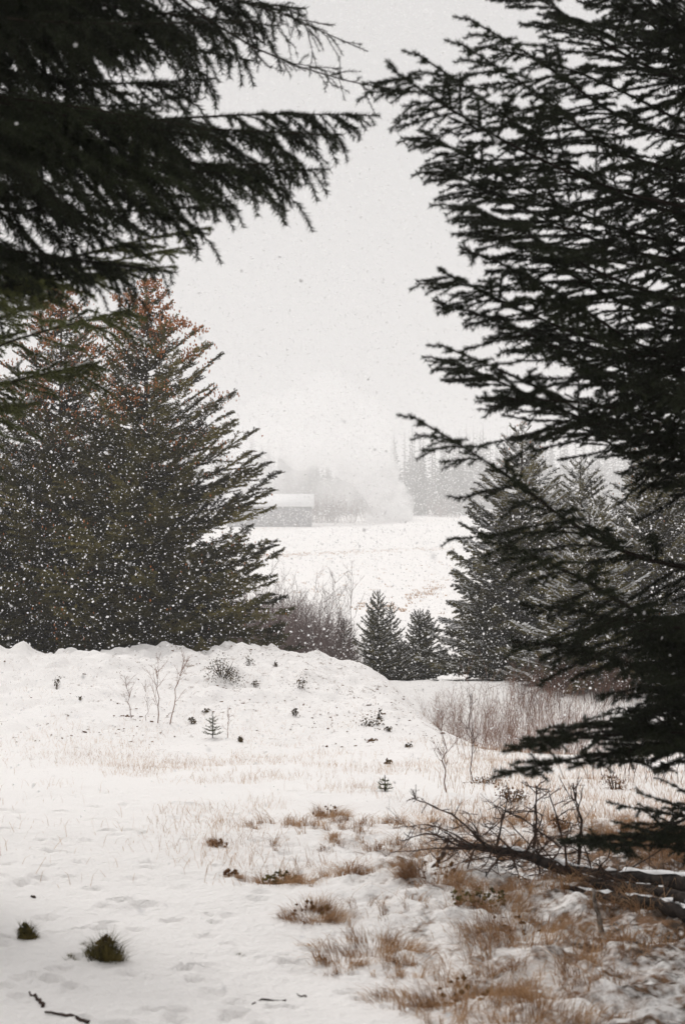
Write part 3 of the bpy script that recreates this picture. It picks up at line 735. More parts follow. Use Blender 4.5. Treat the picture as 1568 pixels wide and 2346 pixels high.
sapling('dark slim sapling at the foot of the mound, left edge of the gully', 1024, 1815, 1008, 1625, 614, 'dark saplings by the gully', r=0.006, mt=M_SHRUB_R, ntw=14, twl=0.25)
sapling('dark bent sapling in the middle of the gully shrubs', 1085, 1790, 1075, 1590, 615, 'dark saplings by the gully', r=0.006, mt=M_SHRUB_R, ntw=16, twl=0.24)

# steam drifting up across the far wood
def steam():
    rgs = np.random.default_rng(3); d = 635.0
    spots = [(905, 1180, 42), (915, 1152, 34), (890, 1150, 40), (868, 1168, 30), (872, 1125, 42), (852, 1100, 44), (880, 1080, 36), (832, 1068, 50), (862, 1040, 46), (815, 1030, 55), (845, 1000, 50), (790, 1000, 60), (820, 965, 55), (770, 965, 60), (925, 1170, 20), (882, 1058, 26), (740, 1010, 62), (730, 960, 60), (800, 1060, 45), (700, 985, 55), (905, 1130, 30), (860, 1190, 26), (930, 1185, 16), (938, 1160, 12), (880, 1196, 24), (660, 950, 60), (690, 1030, 50), (640, 1000, 50), (760, 920, 60)]
    import bmesh
    bm = bmesh.new()
    c0 = P(890, 1195, d)
    for (px, py, r) in spots:
        p = P(px, py, d + rgs.uniform(-2, 2)) - c0; m = Matrix.Translation(Vector(p)) @ Matrix.Scale(r / FPX * d, 4)
        bmesh.ops.create_icosphere(bm, subdivisions=3, radius=1.0, matrix=m)
    me = bpy.data.meshes.new('steam_plume'); bm.to_mesh(me); bm.free()
    o = obj('steam_plume', me, loc=c0)
    md = o.modifiers.new('merge', 'REMESH'); md.mode = 'VOXEL'; md.voxel_size = 1.1
    m = bpy.data.materials.new('steam'); m.use_nodes = True; nt = m.node_tree
    for n in list(nt.nodes): nt.nodes.remove(n)
    out = nt.nodes.new('ShaderNodeOutputMaterial'); pv = nt.nodes.new('ShaderNodeVolumePrincipled'); pv.inputs['Color'].default_value = (0.99, 0.99, 0.99, 1)
    tc = nt.nodes.new('ShaderNodeTexCoord'); nz = nt.nodes.new('ShaderNodeTexNoise'); nz.inputs['Scale'].default_value = 0.13; nz.inputs['Detail'].default_value = 4
    mr = nt.nodes.new('ShaderNodeMapRange'); mr.inputs['From Min'].default_value = 0.34; mr.inputs['From Max'].default_value = 0.62; mr.inputs['To Max'].default_value = 0.42
    nt.links.new(tc.outputs['Object'], nz.inputs['Vector']); nt.links.new(nz.outputs['Fac'], mr.inputs['Value'])
    sx = nt.nodes.new('ShaderNodeSeparateXYZ'); nt.links.new(tc.outputs['Object'], sx.inputs['Vector'])
    mh = nt.nodes.new('ShaderNodeMapRange'); mh.inputs['From Min'].default_value = 11; mh.inputs['From Max'].default_value = 45; mh.inputs['To Min'].default_value = 1; mh.inputs['To Max'].default_value = 0.07
    nt.links.new(sx.outputs['Z'], mh.inputs['Value'])
    mu = nt.nodes.new('ShaderNodeMath'); mu.operation = 'MULTIPLY'; nt.links.new(mr.outputs['Result'], mu.inputs[0]); nt.links.new(mh.outputs['Result'], mu.inputs[1])
    nt.links.new(mu.outputs[0], pv.inputs['Density']); nt.links.new(pv.outputs['Volume'], out.inputs['Volume'])
    me.materials.append(m)
    tag(o, 'white steam billowing up in front of the far wood', 'steam', kind='stuff')
steam()

def steam_drift():
    """the same steam, thinned out and carried left along the hillside"""
    import bmesh
    rgs = np.random.default_rng(8); d = 672.0; c0 = P(760, 1190, d); bm = bmesh.new()
    for (px, py, r) in [(830, 1120, 70), (770, 1100, 85), (700, 1080, 90), (790, 1030, 95), (640, 1090, 80), (720, 1000, 100), (590, 1060, 80), (650, 1010, 90), (560, 1110, 60), (820, 980, 85), (740, 930, 90), (600, 980, 80)]:
        bmesh.ops.create_icosphere(bm, subdivisions=3, radius=1.0, matrix=Matrix.Translation(Vector(P(px, py, d + rgs.uniform(-3, 6)) - c0)) @ Matrix.Diagonal((r / FPX * d, r / FPX * d * 0.9, r / FPX * d, 1)))
    me = bpy.data.meshes.new('steam_drift'); bm.to_mesh(me); bm.free()
    o = obj('steam_drift', me, loc=c0); md = o.modifiers.new('merge', 'REMESH'); md.mode = 'VOXEL'; md.voxel_size = 1.6
    m = bpy.data.materials.new('thin_steam'); m.use_nodes = True; nt = m.node_tree
    for n in list(nt.nodes): nt.nodes.remove(n)
    out = nt.nodes.new('ShaderNodeOutputMaterial'); pv = nt.nodes.new('ShaderNodeVolumePrincipled'); pv.inputs['Color'].default_value = (0.99, 0.99, 0.99, 1)
    tc = nt.nodes.new('ShaderNodeTexCoord'); nz = nt.nodes.new('ShaderNodeTexNoise'); nz.inputs['Scale'].default_value = 0.06; nz.inputs['Detail'].default_value = 4
    mr = nt.nodes.new('ShaderNodeMapRange'); mr.inputs['From Min'].default_value = 0.36; mr.inputs['From Max'].default_value = 0.66; mr.inputs['To Max'].default_value = 0.055
    nt.links.new(tc.outputs['Object'], nz.inputs['Vector']); nt.links.new(nz.outputs['Fac'], mr.inputs['Value']); nt.links.new(mr.outputs['Result'], pv.inputs['Density']); nt.links.new(pv.outputs['Volume'], out.inputs['Volume'])
    me.materials.append(m); tag(o, 'thin veil of steam spread left across the far hillside', 'steam', kind='stuff')
steam_drift()

# ------------------------------------------------------------------ grass
def blades(p, h, w, lean, rg, az=None):
    n = len(p); az = rg.uniform(0, 2 * PI, n) if az is None else az; ld = np.stack([np.cos(az), np.sin(az), np.zeros(n)], -1) * (lean * rg.uniform(0.2, 1.3, n))[:, None]
    a2 = rg.uniform(0, PI, n); s = np.stack([np.cos(a2), np.sin(a2), np.zeros(n)], -1) * (w / 2)[:, None]
    up = np.array([0, 0, 1.0])
    m = p + (ld * 0.35 + up * 0.6) * h[:, None]; t = p + (ld * 1.1 + up * (1 - 0.25 * np.minimum(1, np.linalg.norm(ld, axis=1)))[:, None]) * h[:, None]
    v = np.stack([p - s, p + s, m - s * 0.7, m + s * 0.7, t], 1).reshape(-1, 3)
    fb = np.array([[0, 1, 3], [0, 3, 2], [2, 3, 4]])
    return v, (fb[None] + (np.arange(n) * 5)[:, None, None]).reshape(-1, 3)

def scatter_grass(name, label, n, xr, yr, prob, h, w, lean, mt, seed):
    rg = np.random.default_rng(seed)
    y = yr[0] * (yr[1] / yr[0]) ** rg.random(n); half = (xr[1] - xr[0]) / 2
    x = rg.uniform(xr[0], xr[1], n)
    if xr[0] < -20: x = (rg.random(n) * 2 - 1) * y * 0.34
    keep = rg.random(n) < prob(x, y); x = x[keep]; y = y[keep]
    if len(x) == 0: return
    p = np.stack([x, y, height(x, y) - 0.01], -1); m = len(x)
    hh = rg.uniform(h[0], h[1], m) * rg.uniform(0.6, 1.0, m); ww = rg.uniform(w[0], w[1], m)
    v, f = blades(p, hh, ww, np.full(m, lean), rg)
    tag(obj(name, mesh_np(name, v, f, [mt])), label, 'grass', kind='stuff')

def pr_rough(x, y):
    _, r = zones(x, y); g = fbm(x * 2.2, y * 2.2, 60, 3); return np.clip(r * 1.2, 0, 1) * sstep(0.38, 0.66, g) * (0.25 + 0.75 * sstep(0.45, 0.6, fbm(x * 9, y * 9, 63, 2)))
def rust_tufts():
    rg = np.random.default_rng(301); n = 15000; x = rg.uniform(-1.3, 3.0, n); y = rg.uniform(4.2, 9.6, n)
    k = rg.random(n) < pr_rough(x, y); x, y = x[k], y[k]; m = len(x); cnt = rg.integers(5, 20, m); az = rg.uniform(0, 2 * PI, m); idx = np.repeat(np.arange(m), cnt); n = len(idx)
    size = rg.uniform(0.35, 1, m) ** 1.3
    q = np.stack([x, y], -1)[idx] + rg.normal(0, 0.012, (n, 2)); p = np.stack([q[:, 0], q[:, 1], height(q[:, 0], q[:, 1]) - 0.008], -1)
    h = size[idx] * rg.uniform(0.4, 1.1, n) * 0.125; a = az[idx] + rg.normal(0, 0.8, n)
    ld = np.stack([np.cos(a), np.sin(a), 0 * a], -1) * rg.uniform(0.4, 2.1, n)[:, None]; w = rg.uniform(0.0016, 0.0032, n)
    a2 = a + PI / 2; sv = np.stack([np.cos(a2), np.sin(a2), 0 * a2], -1) * (w / 2)[:, None]; up = np.array([0, 0, 1.0])
    m1 = p + (ld * 0.25 + up * 0.55) * h[:, None]; m2 = p + (ld * 0.75 + up * 0.8) * h[:, None]; t = p + (ld * 1.25 + up * rg.uniform(0.35, 0.95, n)[:, None]) * h[:, None]
    v = np.stack([p - sv, p + sv, m1 - sv * .9, m1 + sv * .9, m2 - sv * .6, m2 + sv * .6, t], 1).reshape(-1, 3); fb = np.array([[0, 1, 3], [0, 3, 2], [2, 3, 5], [2, 5, 4], [4, 5, 6]])
    tag(obj('rust_grass', mesh_np('rust_grass', v, (fb[None] + (np.arange(n) * 7)[:, None, None]).reshape(-1, 3), [M_GRASS_R])), 'rust brown grass poking through the snow at lower right', 'grass', kind='stuff')
rust_tufts()
def pr_mid(x, y):
    g = fbm(x * 1.1, y * 0.7, 61, 3); xb = -0.3 - 0.42 * (y - 7) + 0.8 * (fbm(x * 0.8, y * 0.5, 64, 2) - 0.5); ex = np.maximum(0.04 + 0.96 * sstep(-0.4, 0.8, x - xb), 0.4 * sstep(14.5, 20, y))
    return sstep(0.36, 0.66, g) * ex * (1 - 0.75 * sstep(0.02, 0.5, mound(x, y) + 0.35 * (fbm(x * 0.7, y * 0.5, 66, 2) - 0.5)))
scatter_grass('dry_grass', 'fine pale dry grass scattered over the snow in front of the mound', 80000, (-30, 30), (7.0, 28.0), pr_mid, (0.03, 0.15), (0.0015, 0.0028), 1.1, M_GRASS, 302)
scatter_grass('gully_grass', 'tan grass on the snow around the gully shrubs', 14000, (0.5, 9.0), (9.0, 34.0), lambda x, y: sstep(0.4, 0.62, fbm(x * 0.8, y * 0.6, 62, 3)) * sstep(0.03, 0.10, x / y), (0.06, 0.22), (0.0025, 0.0045), 0.6, M_GRASS, 303)

def field_tufts():
    rg = np.random.default_rng(304); P_ = []
    for (pts, n, j) in (([(590, 1275), (700, 1270), (850, 1262), (1040, 1256)], 420, 2.5), ([(780, 1392), (880, 1388), (930, 1400)], 40, 5), ([(930, 1372), (1010, 1345)], 60, 8), ([(560, 1215), (700, 1205), (1060, 1190)], 260, 3), ([(600, 1280), (1040, 1330)], 120, 40)):
        for _ in range(n):
            u = rg.random(); x = np.interp(u, np.linspace(0, 1, len(pts)), [a for a, b in pts]); y = np.interp(u, np.linspace(0, 1, len(pts)), [b for a, b in pts])
            P_.append((x + rg.normal(0, 3), y + rg.normal(0, j)))
    # solve the ground distance once per line with a table
    ds = np.geomspace(60, 800, 700); pts = []
    for px, py in P_:
        x = (px - 784) / FPX * ds; z = np.array([P(px, py, 1.0)[2] - EYE]) * ds + EYE
        k = np.argmax(z <= height(x, ds))
        if k > 0: pts.append((x[k], ds[k]))
    pts = np.array(pts); q = np.repeat(pts, 5, 0) + rg.normal(0, 0.22, (len(pts) * 5, 2)); n = len(q)
    p = np.stack([q[:, 0], q[:, 1], height(q[:, 0], q[:, 1]) - 0.02], -1)
    v, f = blades(p, rg.uniform(0.10, 0.32, n), rg.uniform(0.05, 0.10, n), np.full(n, 0.9), rg)
    tag(obj('field_grass', mesh_np('field_grass', v, f, [M_GRASS])), 'lines of dry grass along the furrows of the far snowy field', 'grass', kind='stuff')
field_tufts()

def tussock(label, px, py, r, h, n, mt, seed, name='grass_tussock', cat='grass tussock', group=None, core=None, lean=1.0, w=(0.002, 0.0035)):
    rg = np.random.default_rng(seed); c = ground_hit(px, py); c[2] = float(height(c[0], c[1]))
    e = empty(name, c); tag(e, label, cat, group)
    n = int(n * 2.2); ns = max(4, int(n / 60)); a = rg.uniform(0, 2 * PI, ns); s = r * np.sqrt(rg.random(ns)) * (1 + 0.3 * np.sin(a * 3 + seed)); sub = np.stack([np.cos(a) * s * 1.15, np.sin(a) * s * 0.8], -1)
    pw = rg.uniform(0.2, 1, ns) ** 2; which = rg.choice(ns, n, p=pw / pw.sum()); off2 = sub[which] + rg.normal(0, 0.13 * r + 0.006, (n, 2))
    p = np.concatenate([off2, np.zeros((n, 1))], 1); p[:, 2] = height(c[0] + p[:, 0], c[1] + p[:, 1]) - c[2] - 0.008
    hs_ = (0.5 + 0.45 * pw)[which] * h * rg.uniform(0.2, 1.0, n)
    rr = np.hypot(p[:, 0], p[:, 1]) / (r * 1.1); hs_ = hs_ * np.clip(1.1 - 0.55 * rr ** 2, 0.35, 1.1)
    v, f = blades(p, hs_, rg.uniform(w[0], w[1], n) * 0.8, lean * (0.5 + 1.4 * rr), rg, np.arctan2(p[:, 1], p[:, 0]) + rg.normal(0, 0.7, n))
    obj('blades', mesh_np('blades', v, f, [mt]), e)
    if core is not None:
        m = 150 if core is M_HEATH else (90 if core is M_MOSS else 24); aa = rg.uniform(0, 2 * PI, m); ss = r * 0.6 * np.sqrt(rg.random(m)); zc = h * 0.55 * np.maximum(0, 1 - (ss / r) ** 2) * rg.random(m)
        cc = np.stack([np.cos(aa) * ss, np.sin(aa) * ss * 0.7, zc], -1); v, f = lumps(cc, rg.uniform(0.004, 0.013, (m, 3)), rg, jit=0.4)
        obj('leaf_mat', mesh_np('leaf_mat', v, f, [core]), e)['kind'] = 'stuff'
    return e
gg = 'rust brown tussocks in the snow'
tussock('green edged tussock right of the trodden snow', 640, 2028, 0.15, 0.13, 420, M_GRASS_R, 401, group=gg, core=M_MOSS)
tussock('dense rust tussock below the green edged one', 712, 2098, 0.15, 0.13, 520, M_GRASS_R, 402, group=gg, core=M_HEATH_R)
tussock('small dark rust tuft in the middle of the snow', 745, 1872, 0.15, 0.16, 300, M_GRASS_R, 403, group=gg, core=M_HEATH_R)
tussock('little rust tuft at the edge of the trodden snow', 500, 1938, 0.10, 0.08, 160, M_GRASS_R, 404, group=gg, core=M_HEATH_R)
tussock('tiny rust tuft left of the green edged tussock', 528, 2006, 0.06, 0.07, 110, M_GRASS_R, 405, group=gg, core=M_HEATH_R)
tussock('loose rust tussock left of the big bottom one', 860, 2170, 0.20, 0.14, 420, M_GRASS_R, 406, group=gg)
tussock('large matted rust tussock near the bottom edge', 1060, 2300, 0.24, 0.16, 800, M_GRASS_R, 407, group=gg, core=M_HEATH_R)
tussock('wide rust tussock below the brush pile', 1180, 2150, 0.34, 0.16, 900, M_GRASS_R, 408, group=gg, core=M_HEATH_R)
tussock('rust tussock at the bottom edge right of the large one', 1230, 2330, 0.22, 0.13, 500, M_GRASS_R, 409, group=gg)
tussock('brown matted clump under the left end of the brush pile', 1000, 2018, 0.17, 0.22, 420, M_GRASS_R, 410, group=gg, core=M_HEATH_R)
tussock('green brown tussock ridge in front of the brush pile', 1100, 2070, 0.24, 0.12, 500, M_GRASS_R, 411, group=gg, core=M_MOSS)
tussock('small rust tuft between the trodden snow and the brush pile', 925, 1990, 0.12, 0.10, 200, M_GRASS_R, 414, group=gg)
tussock('thin rust tuft by the right tussocks low down', 780, 2205, 0.16, 0.10, 200, M_GRASS_R, 415, group=gg)
gm = 'green moss clumps on the trodden snow'
tussock('round green moss clump at the left edge', 57, 2152, 0.032, 0.12, 300, M_MOSS, 421, 'moss_clump', 'moss clump', gm, core=M_MOSS, lean=0.45)
tussock('dark bushy moss clump with a brown top', 243, 2198, 0.055, 0.17, 420, M_MOSS, 422, 'moss_clump', 'moss clump', gm, core=M_HEATH, lean=0.5)
tussock('tiny moss sprout above the dark moss clump', 200, 2163, 0.022, 0.04, 60, M_MOSS, 423, 'moss_clump', 'moss clump', gm, lean=0.8)
tussock('flat moss patch left of the dark moss clump', 163, 2196, 0.045, 0.025, 120, M_MOSS, 424, 'moss_clump', 'moss clump', gm, lean=1.2)
tussock('tiny yellow green sprig right of the dark moss clump', 546, 2190, 0.02, 0.03, 40, M_MOSS, 425, 'moss_clump', 'moss clump', gm, lean=1.0)

# ------------------------------------------------------------------ clumps of heather and debris on the mound
def clump(label, px, py, wpx, hpx, n, mt, seed, d=None, name='heather_clump', cat='heather', group='dark heather clumps on the mound'):
    rg = np.random.default_rng(seed); c = ground_hit(px, py) if d is None else P(px, py, d); k = c[1] / FPX; c[2] = float(height(c[0], c[1]))
    w = wpx / 2 * k; h = hpx * k
    m = MB(); ns = max(3, n // 26)
    sx = rg.uniform(-1, 1, ns) * w * 0.8; sz = rg.uniform(0.1, 0.8, ns) * h; sy = rg.uniform(-1, 1, ns) * w * 0.6
    cc = np.stack([sx, sy, sz], -1)[rg.integers(0, ns, n)] + rg.normal(0, 1, (n, 3)) * [w * 0.34, w * 0.34, h * 0.24]
    cc[:, 2] = np.maximum(cc[:, 2], 0.0) + height(c[0] + cc[:, 0], c[1] + cc[:, 1]) - c[2]
    e = empty(name, c); tag(e, label, cat, group)
    v, f = lumps(cc, rg.uniform(0.004, 0.014, (n, 3)) * (1 if c[1] > 15 else 0.6), rg, (TET_V, TET_F), 0.5); obj('leaves', mesh_np('leaves', v, f, [mt]), e)['kind'] = 'stuff'
    for i in range(ns):
        m.add(*tube(np.array([[sx[i] * 0.3, sy[i] * 0.3, float(height(c[0] + sx[i] * .3, c[1] + sy[i] * .3)) - c[2] - 0.03], [sx[i] * 0.8, sy[i] * 0.8, sz[i] * 0.6], [sx[i], sy[i], sz[i] * 1.15]]), [0.006, 0.005, 0.003], 4))
    obj('stems', m.mesh('stems', [M_STICK]), e)
clump('largest dark heather clump on the crest of the mound', 508, 1545, 75, 38, 520, M_HEATH, 701)
clump('dark sprig right of the largest heather clump', 575, 1522, 24, 18, 70, M_HEATH, 702)
clump('green sprig on the mound below the crest', 582, 1574, 18, 12, 60, M_HEATH, 703)
clump('tiny sprig on the crest right of the dark sprig', 630, 1524, 12, 12, 36, M_HEATH, 704)
clump('dark round clump in the middle of the mound', 692, 1577, 24, 22, 90, M_HEATH, 705)
clump('olive clump below the middle of the mound', 678, 1640, 14, 18, 60, M_HEATH, 706)
clump('brown clump left of the spruce seedling', 440, 1658, 22, 16, 90, M_HEATH, 707)
clump('small brown clump just above the spruce seedling', 469, 1632, 16, 12, 50, M_HEATH, 708)
clump('brown clump at the foot of the mound right of the seedling', 550, 1699, 16, 12, 60, M_HEATH, 709)
clump('dark spread clump high on the right slope of the mound', 850, 1661, 40, 16, 130, M_HEATH, 710)
clump('dark upright clump above the spread one on the right slope', 868, 1646, 12, 24, 60, M_HEATH, 711)
clump('dark clump at the right end of the slope', 892, 1674, 20, 10, 60, M_HEATH, 712)
clump('rust streak low on the right slope', 849, 1698, 28, 7, 60, M_HEATH_R, 713)
clump('grey twig clump near the gully edge', 938, 1712, 20, 10, 50, M_HEATH, 714)
clump('brown clump at the foot of the right slope', 889, 1750, 14, 14, 50, M_HEATH, 715)
clump('dark sprigs on the far left of the mound', 125, 1576, 26, 14, 60, M_HEATH, 716)
clump('small dark sprig left of the bare saplings', 185, 1604, 14, 8, 30, M_HEATH, 717)
gb = 'brown plants at the gully'
clump('rusty low plant at the foot of the gully shrubs', 1170, 1835, 60, 34, 260, M_HEATH_R, 721, name='rusty_plant', cat='plant', group=gb)
clump('dark litter heap at the foot of the gully shrubs', 1110, 1795, 80, 14, 200, M_HEATH_R, 722, name='rusty_plant', cat='plant', group=gb)
clump('yellow brown leafy plant under the low right branch', 1410, 1808, 56, 34, 220, M_HEATH_R, 723, name='rusty_plant', cat='plant', group=gb)
clump('brown leafy plant behind the dead twigs', 1285, 1900, 34, 26, 120, M_HEATH_R, 724, name='rusty_plant', cat='plant', group=gb)

def debris():
    rg = np.random.default_rng(710); n = 9000
    y = rg.uniform(17.5, 30, n); x = rg.uniform(-7.5, 3.5, n); pr = sstep(0.45, 0.7, fbm(x * 0.9, y * 0.6, 70, 2)) * sstep(-4.5, -1.5, x + 0.2 * (27 - y)) * (mound(x, y) > 0.12)
    k = rg.random(n) < pr * 0.8 + 0.03; x, y = x[k], y[k]; n = len(x)
    c = np.stack([x, y, height(x, y) + 0.006], -1)
    s = np.stack([rg.uniform(.008, .045, n), rg.uniform(.005, .02, n), rg.uniform(.004, .014, n)], -1) * rg.uniform(0.25, 1, (n, 1)) ** 2
    v, f = lumps(c * 0, s, rg, (TET_V, TET_F), 0.5); ra = np.repeat(rg.uniform(0, 2 * PI, n), 4); v = np.stack([v[:, 0] * np.cos(ra) - v[:, 1] * np.sin(ra), v[:, 0] * np.sin(ra) + v[:, 1] * np.cos(ra), v[:, 2] + rg.random(n).repeat(4) * 0.3 * np.abs(v[:, 0])], -1) + np.repeat(c, 4, 0)
    tag(obj('mound_debris', mesh_np('mound_debris', v, f, [M_HEATH_R])), 'specks of bark and dead leaves strewn over the mound', 'debris', kind='stuff')
debris()

def seedling(label, bx, by, hpx, seed, d=None, whorls=5, spread=0.45, m=None):
    rg = np.random.default_rng(seed); c = ground_hit(bx, by); H = hpx / FPX * c[1]; c[2] = float(height(c[0], c[1]))
    e = empty('spruce_seedling', c); tag(e, label, 'seedling', 'spruce seedlings in the snow')
    b = MB(); b.add(*tube(np.array([[0, 0, -.03], [0, 0, H * .5], [rg.normal(0, .02) * H, 0, H]]), [0.007, 0.006, 0.003], 5)); A = [[0, 0, H * .3], [0, 0, H * .6]]; B = [[0, 0, H * .6], [0, 0, H]]
    obj('stem', b.mesh('stem', [M_TWIG]), e); b = MB()
    for w in range(whorls):
        z = H * (0.12 + 0.78 * w / whorls); l = H * spread * (1 - 0.75 * w / whorls)
        for k in range(5):
            a = k * 2 * PI / 5 + w + rg.normal(0, .2); q = np.array([[0, 0, z], [math.cos(a) * l * .6, math.sin(a) * l * .6, z + l * .12], [math.cos(a) * l, math.sin(a) * l, z + l * .32]]) * rg.uniform(.8, 1.1)
            q[0] = [0, 0, z]; b.add(*tube(q, [.004, .003, .002], 3)); A += [q[0], q[1]]; B += [q[1], q[2]]
    v, f = needles(np.array(A), np.array(B), 260, 0.026, 0.006, rg); obj('branches', b.mesh('branches', [M_TWIG]), e); obj('needles', mesh_np('needles', v, f, [m or M_NEEDLE_G]), e)
seedling('dark spruce seedling with tiered branches on the mound', 487, 1690, 58, 801)
seedling('pale green spruce seedling in the snow right of the mound', 881, 1812, 36, 802, whorls=3, spread=0.6)

# ------------------------------------------------------------------ brush pile, sticks
def smooth_line(pts, n):
    pts = np.asarray(pts, float); u = np.linspace(0, len(pts) - 1, n); o = np.stack([np.interp(u, np.arange(len(pts)), pts[:, k]) for k in range(3)], -1)
    for _ in range(3): o[1:-1] = (o[:-2] + o[1:-1] * 2 + o[2:]) / 4
    return o

def log(label, pix, rad, seed, group, snowy=1.0):
    rg = np.random.default_rng(seed); pts = np.array([P(*p) for p in pix]); n = 44
    c = smooth_line(pts, n); r = np.interp(np.linspace(0, 1, n), np.linspace(0, 1, len(rad)), rad) * (1 + rg.normal(0, 0.05, n))
    g = height(c[:, 0], c[:, 1]); g = np.convolve(np.pad(g, 7, 'edge'), np.ones(15) / 15, 'valid'); c[:, 2] = np.maximum(c[:, 2], g + r * 0.75)
    for _ in range(6): c[1:-1] = (c[:-2] + 2 * c[1:-1] + c[2:]) / 4
    o0 = c[0].copy(); e = empty('fallen_trunk', o0); tag(e, label, 'fallen trunk', group)
    v, f = tube(c - o0, r, 12); v += (rg.random(v.shape) - 0.5) * 0.012; obj('bark', mesh_np('bark', v, f, [M_LOG], smooth=True), e)
    # snow lying along the top
    t = norm(np.gradient(c, axis=0)); s = norm(np.cross(t, [0, 0, 1.0])); m = 7; V = []
    for k in range(n):
        ww = (0.5 + 0.22 * math.sin(k * 0.9 + seed) + 0.25 * rg.normal()) * snowy; ww = float(np.clip(ww, 0.08, 0.85)); th = 0.014 * ww * (0.7 + 0.6 * rg.random()) * min(1, r[k] / 0.035 + 0.3)
        for j in range(m):
            a = (j / (m - 1) * 2 - 1) * 0.9 * ww; rr = r[k] + 0.004 + th * (1 - (a / (0.9 * ww + 1e-6)) ** 2)
            V.append(c[k] - o0 + s[k] * math.sin(a) * rr + np.array([0, 0, 1.0]) * math.cos(a) * rr)
    V = np.array(V); V = V + rg.normal(0, 0.0025, V.shape); on = np.array([math.sin(k * 0.55 + seed) + 0.6 * math.sin(k * 1.7 + 2 * seed) + 0.5 * rg.normal() > -0.35 * snowy + 0.1 for k in range(n - 1)]); on[:2] = True; i = np.arange(n - 1)[on][:, None] * m; j = np.arange(m - 1)[None]; a0 = i + j
    f = np.concatenate([np.stack([a0, a0 + 1, a0 + m + 1], -1).reshape(-1, 3), np.stack([a0, a0 + m + 1, a0 + m], -1).reshape(-1, 3)])
    obj('snow', mesh_np('snow', V, f, [M_SNOWCAP], smooth=True), e)['kind'] = 'stuff'
    return e, o0, c

def dead_branch(parent, o0, pts, r0, seed, twigs=8, twl=0.3, name='dead_branch'):
    rg = np.random.default_rng(seed); n = 12; c = smooth_line(pts, n) ; t = np.linspace(0, 1, n); Lh = np.linalg.norm(c[-1] - c[0])
    c[1:-1] += rg.normal(0, 0.006 * Lh, (n - 2, 3)); b = MB(); r = r0 * (1 - 0.72 * t); r[2::4] *= 1.45
    b.add(*tube(c - o0, r, 6))
    o = obj(name, b.mesh(name, [M_DEAD]), parent); b = MB()
    for k in range(twigs):
        u = rg.choice([0.18, 0.34, 0.5, 0.66, 0.82, 0.95]) + rg.normal(0, 0.01); p = np.array([np.interp(u, t, c[:, a]) for a in range(3)]) - o0
        ax = norm(c[min(n - 1, int(u * n) + 1)] - c[max(0, int(u * n) - 1)]); d = norm(ax * rg.uniform(-0.1, 0.7) + norm(rg.normal(0, 1, 3)) * [1.2, 0.7, 0.9])
        l = twl * rg.uniform(0.3, 1.1) * Lh * (1.15 - 0.6 * u); w = np.linspace(0, 1, 6); q = p + d * (l * w)[:, None]; q[:, 2] += rg.normal(0, 0.18) * l * w ** 2; q[1:] += np.cumsum(rg.normal(0, 0.02 * l, (5, 3)), 0)
        rr = r0 * 0.38 * (1 - 0.55 * w); rr[3] *= 1.5; rr[-1] *= 1.6; b.add(*tube(q, rr, 4))
        for _ in range(2):
            uu = rg.uniform(0.3, 0.9); p2 = np.array([np.interp(uu, w, q[:, a]) for a in range(3)]); d2 = norm(d + rg.normal(0, .6, 3)); b.add(*tube(np.array([p2, p2 + d2 * l * .2, p2 + d2 * l * .38]), [r0 * .2, r0 * .17, r0 * .2], 3))
    if b.n: obj('twigs', b.mesh('twigs', [M_DEAD]), o)['kind'] = 'stuff'
    return o
gl = 'fallen trunks in the brush pile'
e, o0, c = log('fallen spruce trunk with snow on top and dead branches standing up', [(1050, 1938, 7.5), (1130, 1944, 7.35), (1215, 1962, 7.2), (1300, 1995, 7.0), (1420, 2032, 6.75), (1568, 2068, 6.45), (1760, 2115, 6.1)], [0.013, 0.017, 0.022, 0.032, 0.044, 0.056, 0.066], 901, gl, 0.8)
def DB(tip, base, d, r, s, tw=8, twl=0.3, mid=None):
    pts = [P(base[0], base[1], d)] + ([P(mid[0], mid[1], d - 0.05)] if mid else []) + [P(tip[0], tip[1], d + np.random.default_rng(s).uniform(-0.3, 0.3))]
    dead_branch(e, o0, pts, r * 0.85, s, int(tw * 2.0), twl)
DB((941, 1827), (1112, 1940), 7.3, 0.008, 911, 9, 0.28, (1045, 1868)); DB((985, 1883), (1060, 1934), 7.4, 0.006, 912, 6, 0.4)
DB((1167, 1811), (1138, 1946), 7.3, 0.008, 913, 7, 0.35, (1150, 1875)); DB((1130, 1846), (1280, 1940), 7.15, 0.007, 914, 9, 0.3, (1195, 1873))
DB((1226, 1798), (1221, 1962), 7.2, 0.010, 915, 9, 0.35, (1228, 1855)); DB((1256, 1815), (1306, 2050), 7.0, 0.009, 916, 7, 0.22, (1285, 1905))
DB((1310, 1803), (1322, 1990), 7.0, 0.010, 917, 9, 0.35, (1333, 1880)); DB((920, 1928), (1040, 1934), 7.5, 0.007, 918, 8, 0.35, (980, 1905))
DB((952, 2030), (1018, 1955), 7.2, 0.012, 919, 5, 0.4); DB((1060, 2015), (1085, 1945), 7.25, 0.008, 920, 9, 0.55)
DB((1110, 2010), (1150, 1950), 7.2, 0.008, 921, 9, 0.55); DB((1190, 2015), (1170, 1955), 7.15, 0.008, 922, 9, 0.55); DB((1245, 2020), (1225, 1968), 7.1, 0.008, 923, 9, 0.55)
DB((1290, 2040), (1265, 1985), 7.0, 0.008, 924, 8, 0.6); DB((1070, 1860), (1108, 1940), 7.35, 0.006, 925, 8, 0.45); DB((1015, 1945), (1075, 1942), 7.4, 0.007, 926, 8, 0.6)
